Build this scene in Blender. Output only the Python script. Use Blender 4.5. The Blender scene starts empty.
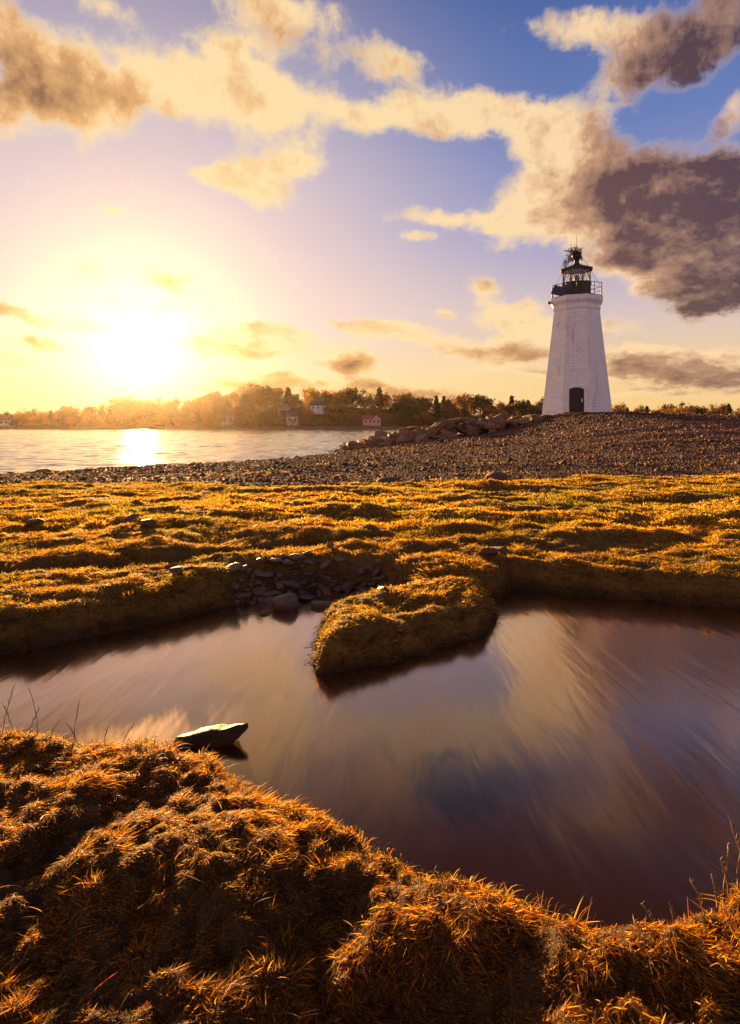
import bpy, bmesh, math, random
import numpy as np
from mathutils import Vector, Matrix, Euler
random.seed(7); rng = np.random.default_rng(11)
sc = bpy.context.scene
col = sc.collection
F = 600.0; CX = 370.0; HY = 424.5; CZ = 1.7          # focal length in px, principal point, eye height (m)
def at(px, py, z=0.0):                                # photo position of a point of known height -> place on the ground
    Y = (CZ - z) * F / (py - HY); return ((px - CX) / F * Y, Y)
def atY(px, Y): return (px - CX) / F * Y

# ------------------------------------------------------------------ objects
def tag(o, label=None, cat=None, group=None, kind=None):
    if label: o['label'] = label
    if cat: o['category'] = cat
    if group: o['group'] = group
    if kind: o['kind'] = kind
    return o
def link(o, parent=None):
    col.objects.link(o)
    if parent is not None: o.parent = parent
    return o
def empty(name, loc=(0, 0, 0), rz=0):
    o = bpy.data.objects.new(name, None); o.empty_display_size = .3
    o.location = loc; o.rotation_euler = (0, 0, rz); return link(o)
def from_bm(name, bm, m, parent=None, smooth=False):
    me = bpy.data.meshes.new(name); bmesh.ops.recalc_face_normals(bm, faces=bm.faces); bm.to_mesh(me); bm.free()
    if smooth: me.polygons.foreach_set('use_smooth', [True] * len(me.polygons))
    if m: me.materials.append(m)
    return link(bpy.data.objects.new(name, me), parent)
def raw_mesh(name, V, loops, starts, m, cols=None, smooth=False, attrs=None, parent=None):
    me = bpy.data.meshes.new(name)
    me.vertices.add(len(V)); me.vertices.foreach_set('co', np.asarray(V, np.float32).ravel())
    me.loops.add(len(loops)); me.loops.foreach_set('vertex_index', np.asarray(loops, np.int32))
    me.polygons.add(len(starts)); me.polygons.foreach_set('loop_start', np.asarray(starts, np.int32))
    me.update(calc_edges=True)
    if smooth: me.polygons.foreach_set('use_smooth', np.ones(len(starts), bool))
    if cols is not None:
        a = me.attributes.new('col', 'FLOAT_COLOR', 'POINT')
        a.data.foreach_set('color', np.concatenate([cols, np.ones((len(cols), 1))], 1).astype(np.float32).ravel())
    for k, v in (attrs or {}).items():
        a = me.attributes.new(k, 'FLOAT', 'POINT'); a.data.foreach_set('value', np.asarray(v, np.float32))
    me.materials.append(m)
    return link(bpy.data.objects.new(name, me), parent)
def copy_tree(o, parent=None):
    c = o.copy(); col.objects.link(c)
    if parent is not None: c.parent = parent
    for ch in list(o.children): copy_tree(ch, c)
    return c
def tube(bm, pts, r, seg=8, r2=None):
    pts = [Vector(p) for p in pts]; rings = []
    n = len(pts)
    for i, p in enumerate(pts):
        t = (pts[min(i + 1, n - 1)] - pts[max(i - 1, 0)]).normalized()
        a = t.cross(Vector((0, 0, 1)))
        if a.length < 1e-3: a = Vector((1, 0, 0))
        a.normalize(); b = t.cross(a)
        rr = r if r2 is None else r + (r2 - r) * i / (n - 1)
        rings.append([bm.verts.new(p + (a * math.cos(k * 2 * math.pi / seg) + b * math.sin(k * 2 * math.pi / seg)) * rr) for k in range(seg)])
    for i in range(n - 1):
        for k in range(seg):
            bm.faces.new((rings[i][k], rings[i][(k + 1) % seg], rings[i + 1][(k + 1) % seg], rings[i + 1][k]))
    bm.faces.new(rings[0]); bm.faces.new(rings[-1])
def box(bm, c, s, rot=None):
    vs = []
    for dx in (-.5, .5):
        for dy in (-.5, .5):
            for dz in (-.5, .5):
                v = Vector((dx * s[0], dy * s[1], dz * s[2]))
                if rot is not None: v = rot @ v
                vs.append(bm.verts.new(v + Vector(c)))
    for f in ((0, 1, 3, 2), (4, 6, 7, 5), (0, 4, 5, 1), (2, 3, 7, 6), (0, 2, 6, 4), (1, 5, 7, 3)):
        bm.faces.new([vs[i] for i in f])
def lathe(bm, prof, seg, a0=0.0, cap=True):           # prof: (radius, z)
    rings = [[bm.verts.new((r * math.cos(a0 + k * 2 * math.pi / seg), r * math.sin(a0 + k * 2 * math.pi / seg), z)) for k in range(seg)] for r, z in prof]
    for i in range(len(rings) - 1):
        for k in range(seg):
            bm.faces.new((rings[i][k], rings[i][(k + 1) % seg], rings[i + 1][(k + 1) % seg], rings[i + 1][k]))
    if cap: bm.faces.new(rings[0]); bm.faces.new(rings[-1])
    return rings

# ------------------------------------------------------------------ noise
def _h(ix, iy, s):
    h = (ix.astype(np.int64) * 374761393 + iy.astype(np.int64) * 668265263 + s * 974634777) & 0xffffffff
    h = ((h ^ (h >> 13)) * 1274126177) & 0xffffffff
    return ((h ^ (h >> 16)) & 0xffffff) / float(0xffffff)
def vn(x, y, s=0):
    ix = np.floor(x); iy = np.floor(y); fx = x - ix; fy = y - iy
    fx = fx * fx * (3 - 2 * fx); fy = fy * fy * (3 - 2 * fy)
    a = _h(ix, iy, s); b = _h(ix + 1, iy, s); c = _h(ix, iy + 1, s); d = _h(ix + 1, iy + 1, s)
    return (a + (b - a) * fx) * (1 - fy) + (c + (d - c) * fx) * fy
def fbm(x, y, o=4, s=0):
    t = 0; a = .5; n = 0
    for i in range(o):
        t = t + a * vn(x + i * 17.3, y - i * 9.1, s + i); n += a; a *= .5; x = x * 2.03; y = y * 2.03
    return t / n * 2 - 1                                # about -1..1
def sstep(a, b, x):
    t = np.clip((x - a) / (b - a), 0, 1); return t * t * (3 - 2 * t)
def poly_sd(P, X, Y):                                  # > 0 outside, < 0 inside
    d2 = np.full(X.shape, 1e12); ins = np.zeros(X.shape, bool); n = len(P)
    for i in range(n):
        ax, ay = P[i]; bx, by = P[(i + 1) % n]; ex, ey = bx - ax, by - ay
        t = np.clip(((X - ax) * ex + (Y - ay) * ey) / (ex * ex + ey * ey), 0, 1)
        d2 = np.minimum(d2, (X - ax - t * ex) ** 2 + (Y - ay - t * ey) ** 2)
        if ay != by:
            c = (ay > Y) != (by > Y)
            ins ^= c & (X < (bx - ax) * (Y - ay) / (by - ay) + ax)
    d = np.sqrt(d2); return np.where(ins, -d, d)

# ------------------------------------------------------------------ the lie of the land
POND = [(-7, 5.2), (-4.2, 4.0), (-3.4, 3.95)] + [at(*p) for p in (
    (0, 655), (60, 645), (130, 630), (190, 616), (235, 607), (262, 602), (290, 601), (320, 595), (350, 592), (372, 598), (352, 612),
    (322, 622), (314, 645), (320, 673), (345, 670), (400, 660), (450, 647), (488, 633), (499, 618), (492, 604), (513, 591),
    (545, 592), (600, 598), (660, 602), (740, 610))] + [(4.6, 5.1), (7, 4.6), (7, 2.5), (3, 2.3), (1.7, 2.0), (1.25, 1.93), (.98, 1.88), (.85, 1.85), (.72, 1.83),
    (.6, 1.86), (.5, 1.93), (.36, 1.98), (.22, 2.06), (.12, 2.15), (-.05, 2.3), (-.22, 2.38), (-.36, 2.5), (-.5, 2.64), (-.68, 2.78),
    (-1.0, 2.88), (-1.45, 2.93), (-1.9, 2.98), (-3, 3.15), (-7, 3.6)]
COAST = [(-60, 16), (-120, 0), (-120, -200), (500, -200), (500, 110), (60, 92), (30, 80), (12, 70), (3, 61), (-1.7, 51.5), (-2.6, 43), (-5.6, 35), (-8.4, 30.5), (-11.6, 28.3), (-14.5, 24), (-30, 20)]
SEA = -0.4
PXT = [-400, 0, 60, 120, 200, 240, 300, 350, 400, 440, 500, 540, 620, 740, 1100]
HILL = [0, 0, 1.5, 4.5, 6, 11, 12, 11, 10, 7.5, 5.5, 4, 3.2, 3.4, 3]
def far_hill(X, Y): return np.interp(CX + X / np.maximum(Y, 1) * F, PXT, HILL)
def meadow_edge(X): return 14.0 + .22 * np.maximum(X, 0) - .03 * np.minimum(X, 0) + 1.1 * fbm(X * .35, X * 0 + 3.3, 3, 5)
BEACH = (-.42, 5.8)
def fields(X, Y):
    X = np.asarray(X, float); Y = np.asarray(Y, float)
    near = (Y < 60) & (Y > -40) & (np.abs(X) < 60)
    pd = np.full(X.shape, 9.0)
    m = (Y < 9) & (np.abs(X) < 12) & (Y > -3)
    pd[m] = poly_sd(POND, X[m], Y[m]) + 0.06 * fbm(X[m] * 3.1, Y[m] * 3.1, 3, 2) + .035 * fbm(X[m] * 11, Y[m] * 11, 2, 9)
    cd = -poly_sd(COAST, X, Y) + .8 * fbm(X * .3, Y * .3, 3, 4)
    ye = meadow_edge(X)
    tt = np.clip((Y - ye) / (50 - ye), 0, 1); tt = .35 * tt + .65 * tt * tt * (3 - 2 * tt)
    zc_ = np.interp(X, [-30, -2, 1.6, 4.1, 9.2, 12.5, 15, 18, 32, 60], [.0, .0, .3, .5, 1.0, 1.75, 2.35, 2.74, 2.3, 2.0])
    A = (.38 - SEA) + (zc_ - .38) * tt
    z = np.where(cd > 0, SEA + A * (1 - np.exp(-np.maximum(cd, 0) / (6.0 - 3.0 * tt))), np.maximum(SEA + cd * .12, -3))
    shing = sstep(-.25, .25, (Y - ye) + .9 * fbm(X * .9, Y * .9, 3, 21)) 
    shing = np.maximum(shing, sstep(5.5, 3.5, cd)) * (Y < 200)
    # terraces of the shingle, hummocks of the meadow
    z = z + shing * (.07 * fbm(X * .18, Y * .7, 3, 31) + .04 * fbm(X * .8, Y * 1.4, 3, 32)) * sstep(0, 3, cd)
    lum = fbm(X * .42 + .2 * Y, Y * 1.15, 3, 41); lum2 = fbm(X * 1.6, Y * 2.6, 3, 42); lum3 = fbm(X * 5.5, Y * 7, 3, 43)
    md = (1 - shing) * (Y < 60)
    far = sstep(5.2, 7.5, Y)
    z = z + md * (far * (.07 * lum + .055 * lum2) + .035 * lum2 + .045 * lum3)
    z = z - .09 * sstep(9, 6.5, Y) * sstep(3.0, 3.5, Y) * md
    # trench with mud behind the left bank
    ty = np.interp(X, [-6, -3.6, -2.2, -1.0, -.2], [5.9, 5.85, 6.35, 7.0, 7.2])
    tr = np.exp(-((Y - ty) / .16) ** 2) * sstep(.1, -.6, X) * sstep(-12, -7, X)
    z = z - .13 * tr
    # foreground: falls away from the crest towards the camera, with a hollow
    fg = sstep(3.3, 2.6, Y)
    fz = .2 + .08 * sstep(-.1, .35, X) + .05 * fbm(X * 2.2, Y * 2.2, 3, 51) + 0.03 * fbm(X * 7, Y * 7, 3, 52) + 0.022 * fbm(X * 17, Y * 17, 2, 53) + .006 * fbm(X * 38, Y * 38, 2, 54) - .10 * sstep(.9, -.2, pd * 0 + (Y - .9)) 
    fz = fz - .12 * np.exp(-(((X - .17) / .24) ** 2 + ((Y - 1.5) / .17) ** 2)) - .05 * np.exp(-(((X + .95) / .5) ** 2 + ((Y - 1.65) / .25) ** 2))
    fz = fz + .05 * np.exp(-(((X + .5) / .35) ** 2 + ((Y - 2.15) / .25) ** 2)) + .015 * np.exp(-(((X - .95) / .3) ** 2 + ((Y - 1.65) / .15) ** 2))
    z = z * (1 - fg) + fz * fg
    # the grassy tongue in the pool is lower than the banks
    ton = np.exp(-(((X - .25) / .62) ** 2 + ((Y - 4.8) / .62) ** 2) ** 2)
    z = z * (1 - ton) + (.17 + .05 * lum3 + .015 * lum2) * ton
    # pool: cut bank; shelving stony beach
    bw = np.exp(-(((X - BEACH[0]) / .8) ** 2 + ((Y - BEACH[1]) / .52) ** 2) ** 2) * (1 - ton)
    w = .055 + .02 * fbm(X * 2, Y * 2, 2, 61) + .75 * bw
    prof = 1 - np.exp(-np.maximum(pd, 0) / w) ** 1.0
    prof = prof * np.where(Y > 3.3, .84 + .16 * sstep(0, .5, pd) + .08 * np.exp(-((pd - .16) / .1) ** 2) * (1 - ton) + .16 * ton, 1)
    bank = np.where(pd > 0, -.03 + (z + .03) * prof, np.maximum(-.03 + pd * 1.2, -.35))
    z = np.where(m & (pd < 3), bank * sstep(3, 2, pd) + z * (1 - sstep(3, 2, pd)), z)
    # far shore
    fs = Y > 180
    yy = Y - 300 + 6 * fbm(X * .02, X * 0, 3, 71)
    fh = np.where(yy > 0, SEA + 1.2 * (1 - np.exp(-np.maximum(yy, 0) / 2)) + (far_hill(X, Y)) * sstep(8, 60, yy) + .6 * fbm(X * .05, Y * .05, 3, 72), np.maximum(SEA + yy * .1, -3))
    z = np.where(fs, fh, z)
    return z, pd, cd, shing, tr, bw
def H(x, y): return float(fields(np.array([x]), np.array([y]))[0][0])

# ------------------------------------------------------------------ materials
def mat(name):
    m = bpy.data.materials.new(name); m.use_nodes = True
    nt = m.node_tree; b = nt.nodes['Principled BSDF']; return m, nt, b
def N(nt, t, **kw):
    n = nt.nodes.new(t)
    for k, v in kw.items():
        if k.startswith('i_'): n.inputs[int(k[2:]) if k[2:].isdigit() else k[2:]].default_value = v
        else: setattr(n, k, v)
    return n
def ramp(nt, fac, stops):
    r = nt.nodes.new('ShaderNodeValToRGB'); e = r.color_ramp.elements
    while len(e) < len(stops): e.new(.5)
    for i, (p, c) in enumerate(stops):
        e[i].position = p; e[i].color = (*c, 1)
    nt.links.new(fac, r.inputs[0]); return r.outputs[0]
def noise(nt, scale, detail=5, rough=.6, vec=None, dist=0):
    n = nt.nodes.new('ShaderNodeTexNoise'); n.inputs['Scale'].default_value = scale; n.inputs['Detail'].default_value = detail
    n.inputs['Roughness'].default_value = rough; n.inputs['Distortion'].default_value = dist
    if vec is not None: nt.links.new(vec, n.inputs['Vector'])
    return n
def obco(nt, scale=(1, 1, 1), rz=0, out='Object'):
    tc = nt.nodes.new('ShaderNodeTexCoord'); mp = nt.nodes.new('ShaderNodeMapping')
    mp.inputs['Scale'].default_value = scale; mp.inputs['Rotation'].default_value = (0, 0, rz)
    nt.links.new(tc.outputs[out], mp.inputs[0]); return mp.outputs[0]
def bump(nt, b, h, s, d=.02):
    bp = nt.nodes.new('ShaderNodeBump'); bp.inputs['Strength'].default_value = s; bp.inputs['Distance'].default_value = d
    nt.links.new(h, bp.inputs['Height']); nt.links.new(bp.outputs[0], b.inputs['Normal']); return bp
def simple(name, stops, scale=4, rough=.7, bs=.3, bd=.01, metal=0, detail=6):
    m, nt, b = mat(name); v = obco(nt); n = noise(nt, scale, detail, .65, v)
    nt.links.new(ramp(nt, n.outputs[0], stops), b.inputs['Base Color'])
    b.inputs['Roughness'].default_value = rough; b.inputs['Metallic'].default_value = metal
    bump(nt, b, n.outputs[0], bs, bd); return m
M = {}
def make_ground():
    m, nt, b = mat('ground'); v = obco(nt)
    n1 = noise(nt, 3.0, 8, .7, v); n2 = noise(nt, 45, 5, .7, v)
    grass = ramp(nt, n1.outputs[0], [(.3, (.07, .04, .010)), (.5, (.14, .08, .018)), (.7, (.20, .11, .02))])
    vo = nt.nodes.new('ShaderNodeTexVoronoi'); vo.inputs['Scale'].default_value = 9; nt.links.new(v, vo.inputs['Vector'])
    peb = nt.nodes.new('ShaderNodeMixRGB'); peb.blend_type = 'MULTIPLY'; peb.inputs[0].default_value = 1
    nt.links.new(ramp(nt, n1.outputs[0], [(.3, (.11, .07, .055)), (.6, (.18, .115, .09))]), peb.inputs[1])
    sep = nt.nodes.new('ShaderNodeSeparateColor'); nt.links.new(vo.outputs['Color'], sep.inputs[0])
    nt.links.new(ramp(nt, sep.outputs[0], [(0, (.45, .42, .42)), (1, (1, .95, .9))]), peb.inputs[2])
    mx = nt.nodes.new('ShaderNodeMixRGB'); a = N(nt, 'ShaderNodeAttribute', attribute_name='shingle')
    nt.links.new(a.outputs['Fac'], mx.inputs[0]); nt.links.new(grass, mx.inputs[1]); nt.links.new(peb.outputs[0], mx.inputs[2])
    mud_shade = nt.nodes.new('ShaderNodeMixRGB'); a2 = N(nt, 'ShaderNodeAttribute', attribute_name='mud_shade')
    nt.links.new(a2.outputs['Fac'], mud_shade.inputs[0]); nt.links.new(mx.outputs[0], mud_shade.inputs[1])
    nt.links.new(ramp(nt, n2.outputs[0], [(.3, (.016, .009, .004)), (.7, (.06, .032, .014))]), mud_shade.inputs[2])  # mud colour, doubling as painted shade on the near ground
    fr = nt.nodes.new('ShaderNodeMixRGB'); a3 = N(nt, 'ShaderNodeAttribute', attribute_name='farland')
    n4 = noise(nt, .08, 6, .7, v)
    nt.links.new(a3.outputs['Fac'], fr.inputs[0]); nt.links.new(mud_shade.outputs[0], fr.inputs[1])
    nt.links.new(ramp(nt, n4.outputs[0], [(.35, (.10, .06, .02)), (.6, (.16, .08, .035))]), fr.inputs[2])
    nt.links.new(fr.outputs[0], b.inputs['Base Color'])
    b.inputs['Roughness'].default_value = .85; b.inputs['Specular IOR Level'].default_value = .25
    ad = N(nt, 'ShaderNodeMath', operation='ADD'); nt.links.new(n2.outputs[0], ad.inputs[0]); nt.links.new(vo.outputs['Distance'], ad.inputs[1])
    bump(nt, b, ad.outputs[0], .6, .03); return m
def make_grass(name, tr=.62):
    m, nt, b = mat(name)
    a = N(nt, 'ShaderNodeAttribute', attribute_name='col')
    hd = N(nt, 'ShaderNodeHueSaturation'); hd.inputs['Value'].default_value = .55; nt.links.new(a.outputs['Color'], hd.inputs['Color'])
    nt.links.new(hd.outputs[0], b.inputs['Base Color']); b.inputs['Roughness'].default_value = .5; b.inputs['Specular IOR Level'].default_value = .12
    t = nt.nodes.new('ShaderNodeBsdfTranslucent'); hs = N(nt, 'ShaderNodeHueSaturation'); hs.inputs['Value'].default_value = 2.1; hs.inputs['Saturation'].default_value = 1.05
    nt.links.new(a.outputs['Color'], hs.inputs['Color']); nt.links.new(hs.outputs[0], t.inputs[0])
    mx = nt.nodes.new('ShaderNodeMixShader'); mx.inputs[0].default_value = tr
    nt.links.new(b.outputs[0], mx.inputs[1]); nt.links.new(t.outputs[0], mx.inputs[2])
    nt.links.new(mx.outputs[0], nt.nodes['Material Output'].inputs[0]); return m
def make_pool():
    m, nt, b = mat('pool_water')
    b.inputs['Base Color'].default_value = (.030, .013, .009, 1); b.inputs['Roughness'].default_value = .5; b.inputs['Specular IOR Level'].default_value = 0
    v = obco(nt, (8, 1.6, 1), math.radians(-34)); n = noise(nt, 1.0, 2, .45, v, .4)
    v2 = obco(nt, (1, 1, 1)); n2 = noise(nt, .8, 2, .5, v2)
    rr = N(nt, 'ShaderNodeMapRange'); rr.inputs[3].default_value = .10; rr.inputs[4].default_value = .17
    nt.links.new(n2.outputs[0], rr.inputs[0])
    g = nt.nodes.new('ShaderNodeBsdfGlossy'); g.inputs['Color'].default_value = (1, .77, .62, 1); nt.links.new(rr.outputs[0], g.inputs['Roughness'])
    bp = bump(nt, b, n.outputs[0], .22, .016); nt.links.new(bp.outputs[0], g.inputs['Normal'])
    lw = nt.nodes.new('ShaderNodeLayerWeight'); fr = N(nt, 'ShaderNodeMapRange'); fr.interpolation_type = 'SMOOTHSTEP'
    for i, q in enumerate((.36, .84, .016, .80)): fr.inputs[i + 1].default_value = q
    nt.links.new(lw.outputs['Facing'], fr.inputs[0]); nt.links.new(bp.outputs[0], lw.inputs['Normal'])
    mx = nt.nodes.new('ShaderNodeMixShader'); nt.links.new(fr.outputs[0], mx.inputs[0]); nt.links.new(b.outputs[0], mx.inputs[1]); nt.links.new(g.outputs[0], mx.inputs[2])
    nt.links.new(mx.outputs[0], nt.nodes['Material Output'].inputs[0]); return m
def make_sea():
    m, nt, b = mat('sea_water')
    b.inputs['Base Color'].default_value = (.08, .06, .055, 1); b.inputs['Roughness'].default_value = .08; b.inputs['IOR'].default_value = 1.5
    v = obco(nt, (.35, 1, 1), .15); n = noise(nt, .75, 4, .55, v, .5)
    n2 = noise(nt, .12, 3, .5, v, .3)
    ad = N(nt, 'ShaderNodeMath', operation='MULTIPLY_ADD'); ad.inputs[1].default_value = 2.0
    nt.links.new(n2.outputs[0], ad.inputs[0]); nt.links.new(n.outputs[0], ad.inputs[2])
    bump(nt, b, ad.outputs[0], 1.0, .10); return m
def make_stone(name, c0, c1, rough=.7, attr=False):
    m, nt, b = mat(name); v = obco(nt)
    n = noise(nt, 6, 8, .7, v); oi = nt.nodes.new('ShaderNodeObjectInfo')
    base = ramp(nt, n.outputs[0], [(.3, c0), (.7, c1)])
    mm = nt.nodes.new('ShaderNodeMixRGB'); mm.blend_type = 'MULTIPLY'; mm.inputs[0].default_value = 1; nt.links.new(base, mm.inputs[1])
    if attr:
        a = N(nt, 'ShaderNodeAttribute', attribute_name='col'); nt.links.new(a.outputs['Color'], mm.inputs[2])
    else:
        nt.links.new(ramp(nt, oi.outputs['Random'], [(0, (.6, .55, .55)), (.5, (.9, .8, .72)), (1, (1, 1, 1))]), mm.inputs[2])
    nt.links.new(mm.outputs[0], b.inputs['Base Color']); b.inputs['Roughness'].default_value = rough
    b.inputs['Specular IOR Level'].default_value = .5 if rough < .5 else .2
    n3 = noise(nt, 14, 6, .7, v); bump(nt, b, n3.outputs[0], .5, .02); return m
M['ground'] = make_ground(); M['grass'] = make_grass('meadow_grass'); M['fgrass'] = make_grass('foreground_grass', .52)
M['pool'] = make_pool(); M['sea'] = make_sea()
M['stone'] = make_stone('boulder', (.10, .052, .032), (.40, .23, .13))
M['pebble'] = make_stone('pebble', (.6, .6, .6), (1, 1, 1), .8, True)
M['wetstone'] = make_stone('wet_stone', (.05, .03, .024), (.24, .15, .105), .45)
M['iron'] = simple('dark_iron', [(.3, (.012, .010, .010)), (.7, (.035, .025, .02))], 8, .55, .2, .004)
M['roofiron'] = simple('roof_iron', [(.3, (.015, .012, .012)), (.7, (.05, .035, .03))], 5, .5, .2, .004)
M['wood'] = simple('door_wood', [(.3, (.012, .007, .005)), (.7, (.04, .022, .014))], 6, .7, .3, .005)
M['trim'] = simple('white_trim', [(.3, (.60, .58, .58)), (.7, (.80, .79, .79))], 3, .6, .25, .006)
M['bark'] = simple('bark', [(.3, (.04, .025, .015)), (.7, (.10, .06, .04))], 3, .9)
M['brass'] = simple('worn_metal', [(.3, (.4, .33, .25)), (.7, (.7, .62, .5))], 8, .35, .1, .002, 1)
M['twig'] = simple('dry_stalk', [(.3, (.10, .05, .02)), (.7, (.30, .17, .06))], 20, .7)
M['nest'] = simple('nest_sticks', [(.3, (.03, .018, .012)), (.7, (.10, .06, .035))], 12, .9)
def make_tower():
    m, nt, b = mat('painted_brick'); tc = nt.nodes.new('ShaderNodeTexCoord'); s = nt.nodes.new('ShaderNodeSeparateXYZ')
    nt.links.new(tc.outputs['Object'], s.inputs[0])
    at2 = N(nt, 'ShaderNodeMath', operation='ARCTAN2'); nt.links.new(s.outputs[1], at2.inputs[0]); nt.links.new(s.outputs[0], at2.inputs[1])
    mu = N(nt, 'ShaderNodeMath', operation='MULTIPLY'); mu.inputs[1].default_value = 2.6; nt.links.new(at2.outputs[0], mu.inputs[0])
    cb = nt.nodes.new('ShaderNodeCombineXYZ'); nt.links.new(mu.outputs[0], cb.inputs[0]); nt.links.new(s.outputs[2], cb.inputs[1])
    br = nt.nodes.new('ShaderNodeTexBrick'); nt.links.new(cb.outputs[0], br.inputs['Vector']); br.inputs['Scale'].default_value = 1
    br.inputs['Brick Width'].default_value = .62; br.inputs['Row Height'].default_value = .24; br.inputs['Mortar Size'].default_value = .016
    br.inputs['Color1'].default_value = (.80, .79, .79, 1); br.inputs['Color2'].default_value = (.73, .72, .72, 1); br.inputs['Mortar'].default_value = (.62, .60, .60, 1)
    n = noise(nt, 1.3, 8, .7, tc.outputs['Object'])
    mm = nt.nodes.new('ShaderNodeMixRGB'); mm.blend_type = 'MULTIPLY'; mm.inputs[0].default_value = 1; nt.links.new(br.outputs[0], mm.inputs[1])
    nt.links.new(ramp(nt, n.outputs[0], [(.25, (.80, .76, .72)), (.5, (1, 1, 1))]), mm.inputs[2])
    nt.links.new(mm.outputs[0], b.inputs['Base Color']); b.inputs['Roughness'].default_value = .6
    st = noise(nt, 1, 6, .7, obco(nt, (2.6, 2.6, .22))); m3 = nt.nodes.new('ShaderNodeMixRGB'); m3.blend_type = 'MULTIPLY'; m3.inputs[0].default_value = 1
    nt.links.new(mm.outputs[0], m3.inputs[1]); nt.links.new(ramp(nt, st.outputs[0], [(.30, (.72, .62, .52)), (.46, (1, 1, 1))]), m3.inputs[2]); nt.links.new(m3.outputs[0], b.inputs['Base Color'])
    sb = N(nt, 'ShaderNodeMath', operation='MULTIPLY_ADD'); sb.inputs[1].default_value = -.6; nt.links.new(br.outputs['Fac'], sb.inputs[0]); nt.links.new(n.outputs[0], sb.inputs[2])
    bump(nt, b, sb.outputs[0], .7, .03); return m
M['tower'] = make_tower()
def make_glass():
    m, nt, b = mat('lantern_glass')
    g = nt.nodes.new('ShaderNodeBsdfTransparent'); g.inputs[0].default_value = (.95, .91, .78, 1)
    gl = nt.nodes.new('ShaderNodeBsdfGlossy'); gl.inputs['Roughness'].default_value = .05
    fr = nt.nodes.new('ShaderNodeValue'); fr.outputs[0].default_value = .07
    mx = nt.nodes.new('ShaderNodeMixShader'); nt.links.new(fr.outputs[0], mx.inputs[0]); nt.links.new(g.outputs[0], mx.inputs[1]); nt.links.new(gl.outputs[0], mx.inputs[2])
    nt.links.new(mx.outputs[0], nt.nodes['Material Output'].inputs[0]); return m
M['glass'] = make_glass()
m, nt, b = mat('solar_cells'); b.inputs['Base Color'].default_value = (.03, .035, .06, 1); b.inputs['Roughness'].default_value = .2
br = nt.nodes.new('ShaderNodeTexBrick'); nt.links.new(obco(nt), br.inputs['Vector']); br.offset = 0; br.inputs['Scale'].default_value = 1
br.inputs['Brick Width'].default_value = .16; br.inputs['Row Height'].default_value = .16; br.inputs['Mortar Size'].default_value = .008
br.inputs['Color1'].default_value = (.03, .035, .06, 1); br.inputs['Color2'].default_value = (.025, .03, .055, 1); br.inputs['Mortar'].default_value = (.3, .3, .3, 1)
nt.links.new(br.outputs[0], b.inputs['Base Color']); M['solar'] = m
def leafmat(name, c0, c1):
    m, nt, b = mat(name); oi = nt.nodes.new('ShaderNodeObjectInfo'); v = obco(nt); n = noise(nt, .7, 3, .5, v)
    ad = N(nt, 'ShaderNodeMath', operation='MULTIPLY_ADD'); ad.inputs[1].default_value = .6; nt.links.new(oi.outputs['Random'], ad.inputs[0]); nt.links.new(n.outputs[0], ad.inputs[2])
    c = ramp(nt, ad.outputs[0], [(.35, c0), (1.0, c1)]); nt.links.new(c, b.inputs['Base Color']); b.inputs['Roughness'].default_value = .7
    t = nt.nodes.new('ShaderNodeBsdfTranslucent'); nt.links.new(c, t.inputs[0])
    mx = nt.nodes.new('ShaderNodeMixShader'); mx.inputs[0].default_value = .45; nt.links.new(b.outputs[0], mx.inputs[1]); nt.links.new(t.outputs[0], mx.inputs[2])
    nt.links.new(mx.outputs[0], nt.nodes['Material Output'].inputs[0]); return m
M['leaf_autumn'] = leafmat('autumn_leaves', (.10, .045, .012), (.30, .13, .03))
M['leaf_green'] = leafmat('olive_leaves', (.04, .04, .010), (.12, .085, .02))
M['needle'] = leafmat('pine_needles', (.02, .022, .010), (.05, .045, .018))
M['leaf_yellow'] = leafmat('yellow_leaves', (.22, .15, .02), (.42, .26, .04))
M['hwall'] = simple('house_siding', [(.3, (.62, .58, .56)), (.7, (.75, .72, .70))], 2, .7)
M['hpink'] = simple('pink_siding', [(.3, (.58, .26, .22)), (.7, (.68, .34, .29))], 2, .7)
M['hroof'] = simple('house_roof', [(.3, (.07, .05, .05)), (.7, (.14, .10, .09))], 2, .8)
M['rroof'] = simple('red_roof', [(.3, (.30, .08, .06)), (.7, (.42, .14, .10))], 2, .8)
M['hglass'] = simple('dark_window', [(.3, (.02, .02, .03)), (.7, (.04, .04, .05))], 2, .15, 0, 0)

# ------------------------------------------------------------------ ground sheet
def spaced(*segs):
    out = []
    for a, b2, n in segs: out += list(np.linspace(a, b2, n, endpoint=False))
    return out
ys = spaced((-180, -10, 12), (-10, .8, 24), (.8, 3.2, 170), (3.2, 7, 210), (7, 15, 170), (15, 30, 120), (30, 62, 110), (62, 120, 20), (120, 290, 12), (290, 370, 40)) + list(np.geomspace(370, 4000, 16))
ys = np.array(ys)
sc_ = np.linspace(-.78, .78, 460); outer = np.geomspace(.05, 2200, 46)
rows = []
for y in ys:
    k = max(y, 1.0) + .5; c = sc_ * k
    rows.append(np.concatenate([c[0] - outer[::-1], c, c[-1] + outer]))
XX = np.array(rows); YY = np.repeat(ys[:, None], XX.shape[1], 1)
z, pd, cd, sh, tr, bw = fields(XX.ravel(), YY.ravel())
nr, nc = XX.shape
V = np.stack([XX.ravel(), YY.ravel(), z], 1)
idx = np.arange(nr * nc).reshape(nr, nc)
quads = np.stack([idx[:-1, :-1], idx[:-1, 1:], idx[1:, 1:], idx[1:, :-1]], -1).reshape(-1, 4)
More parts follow.
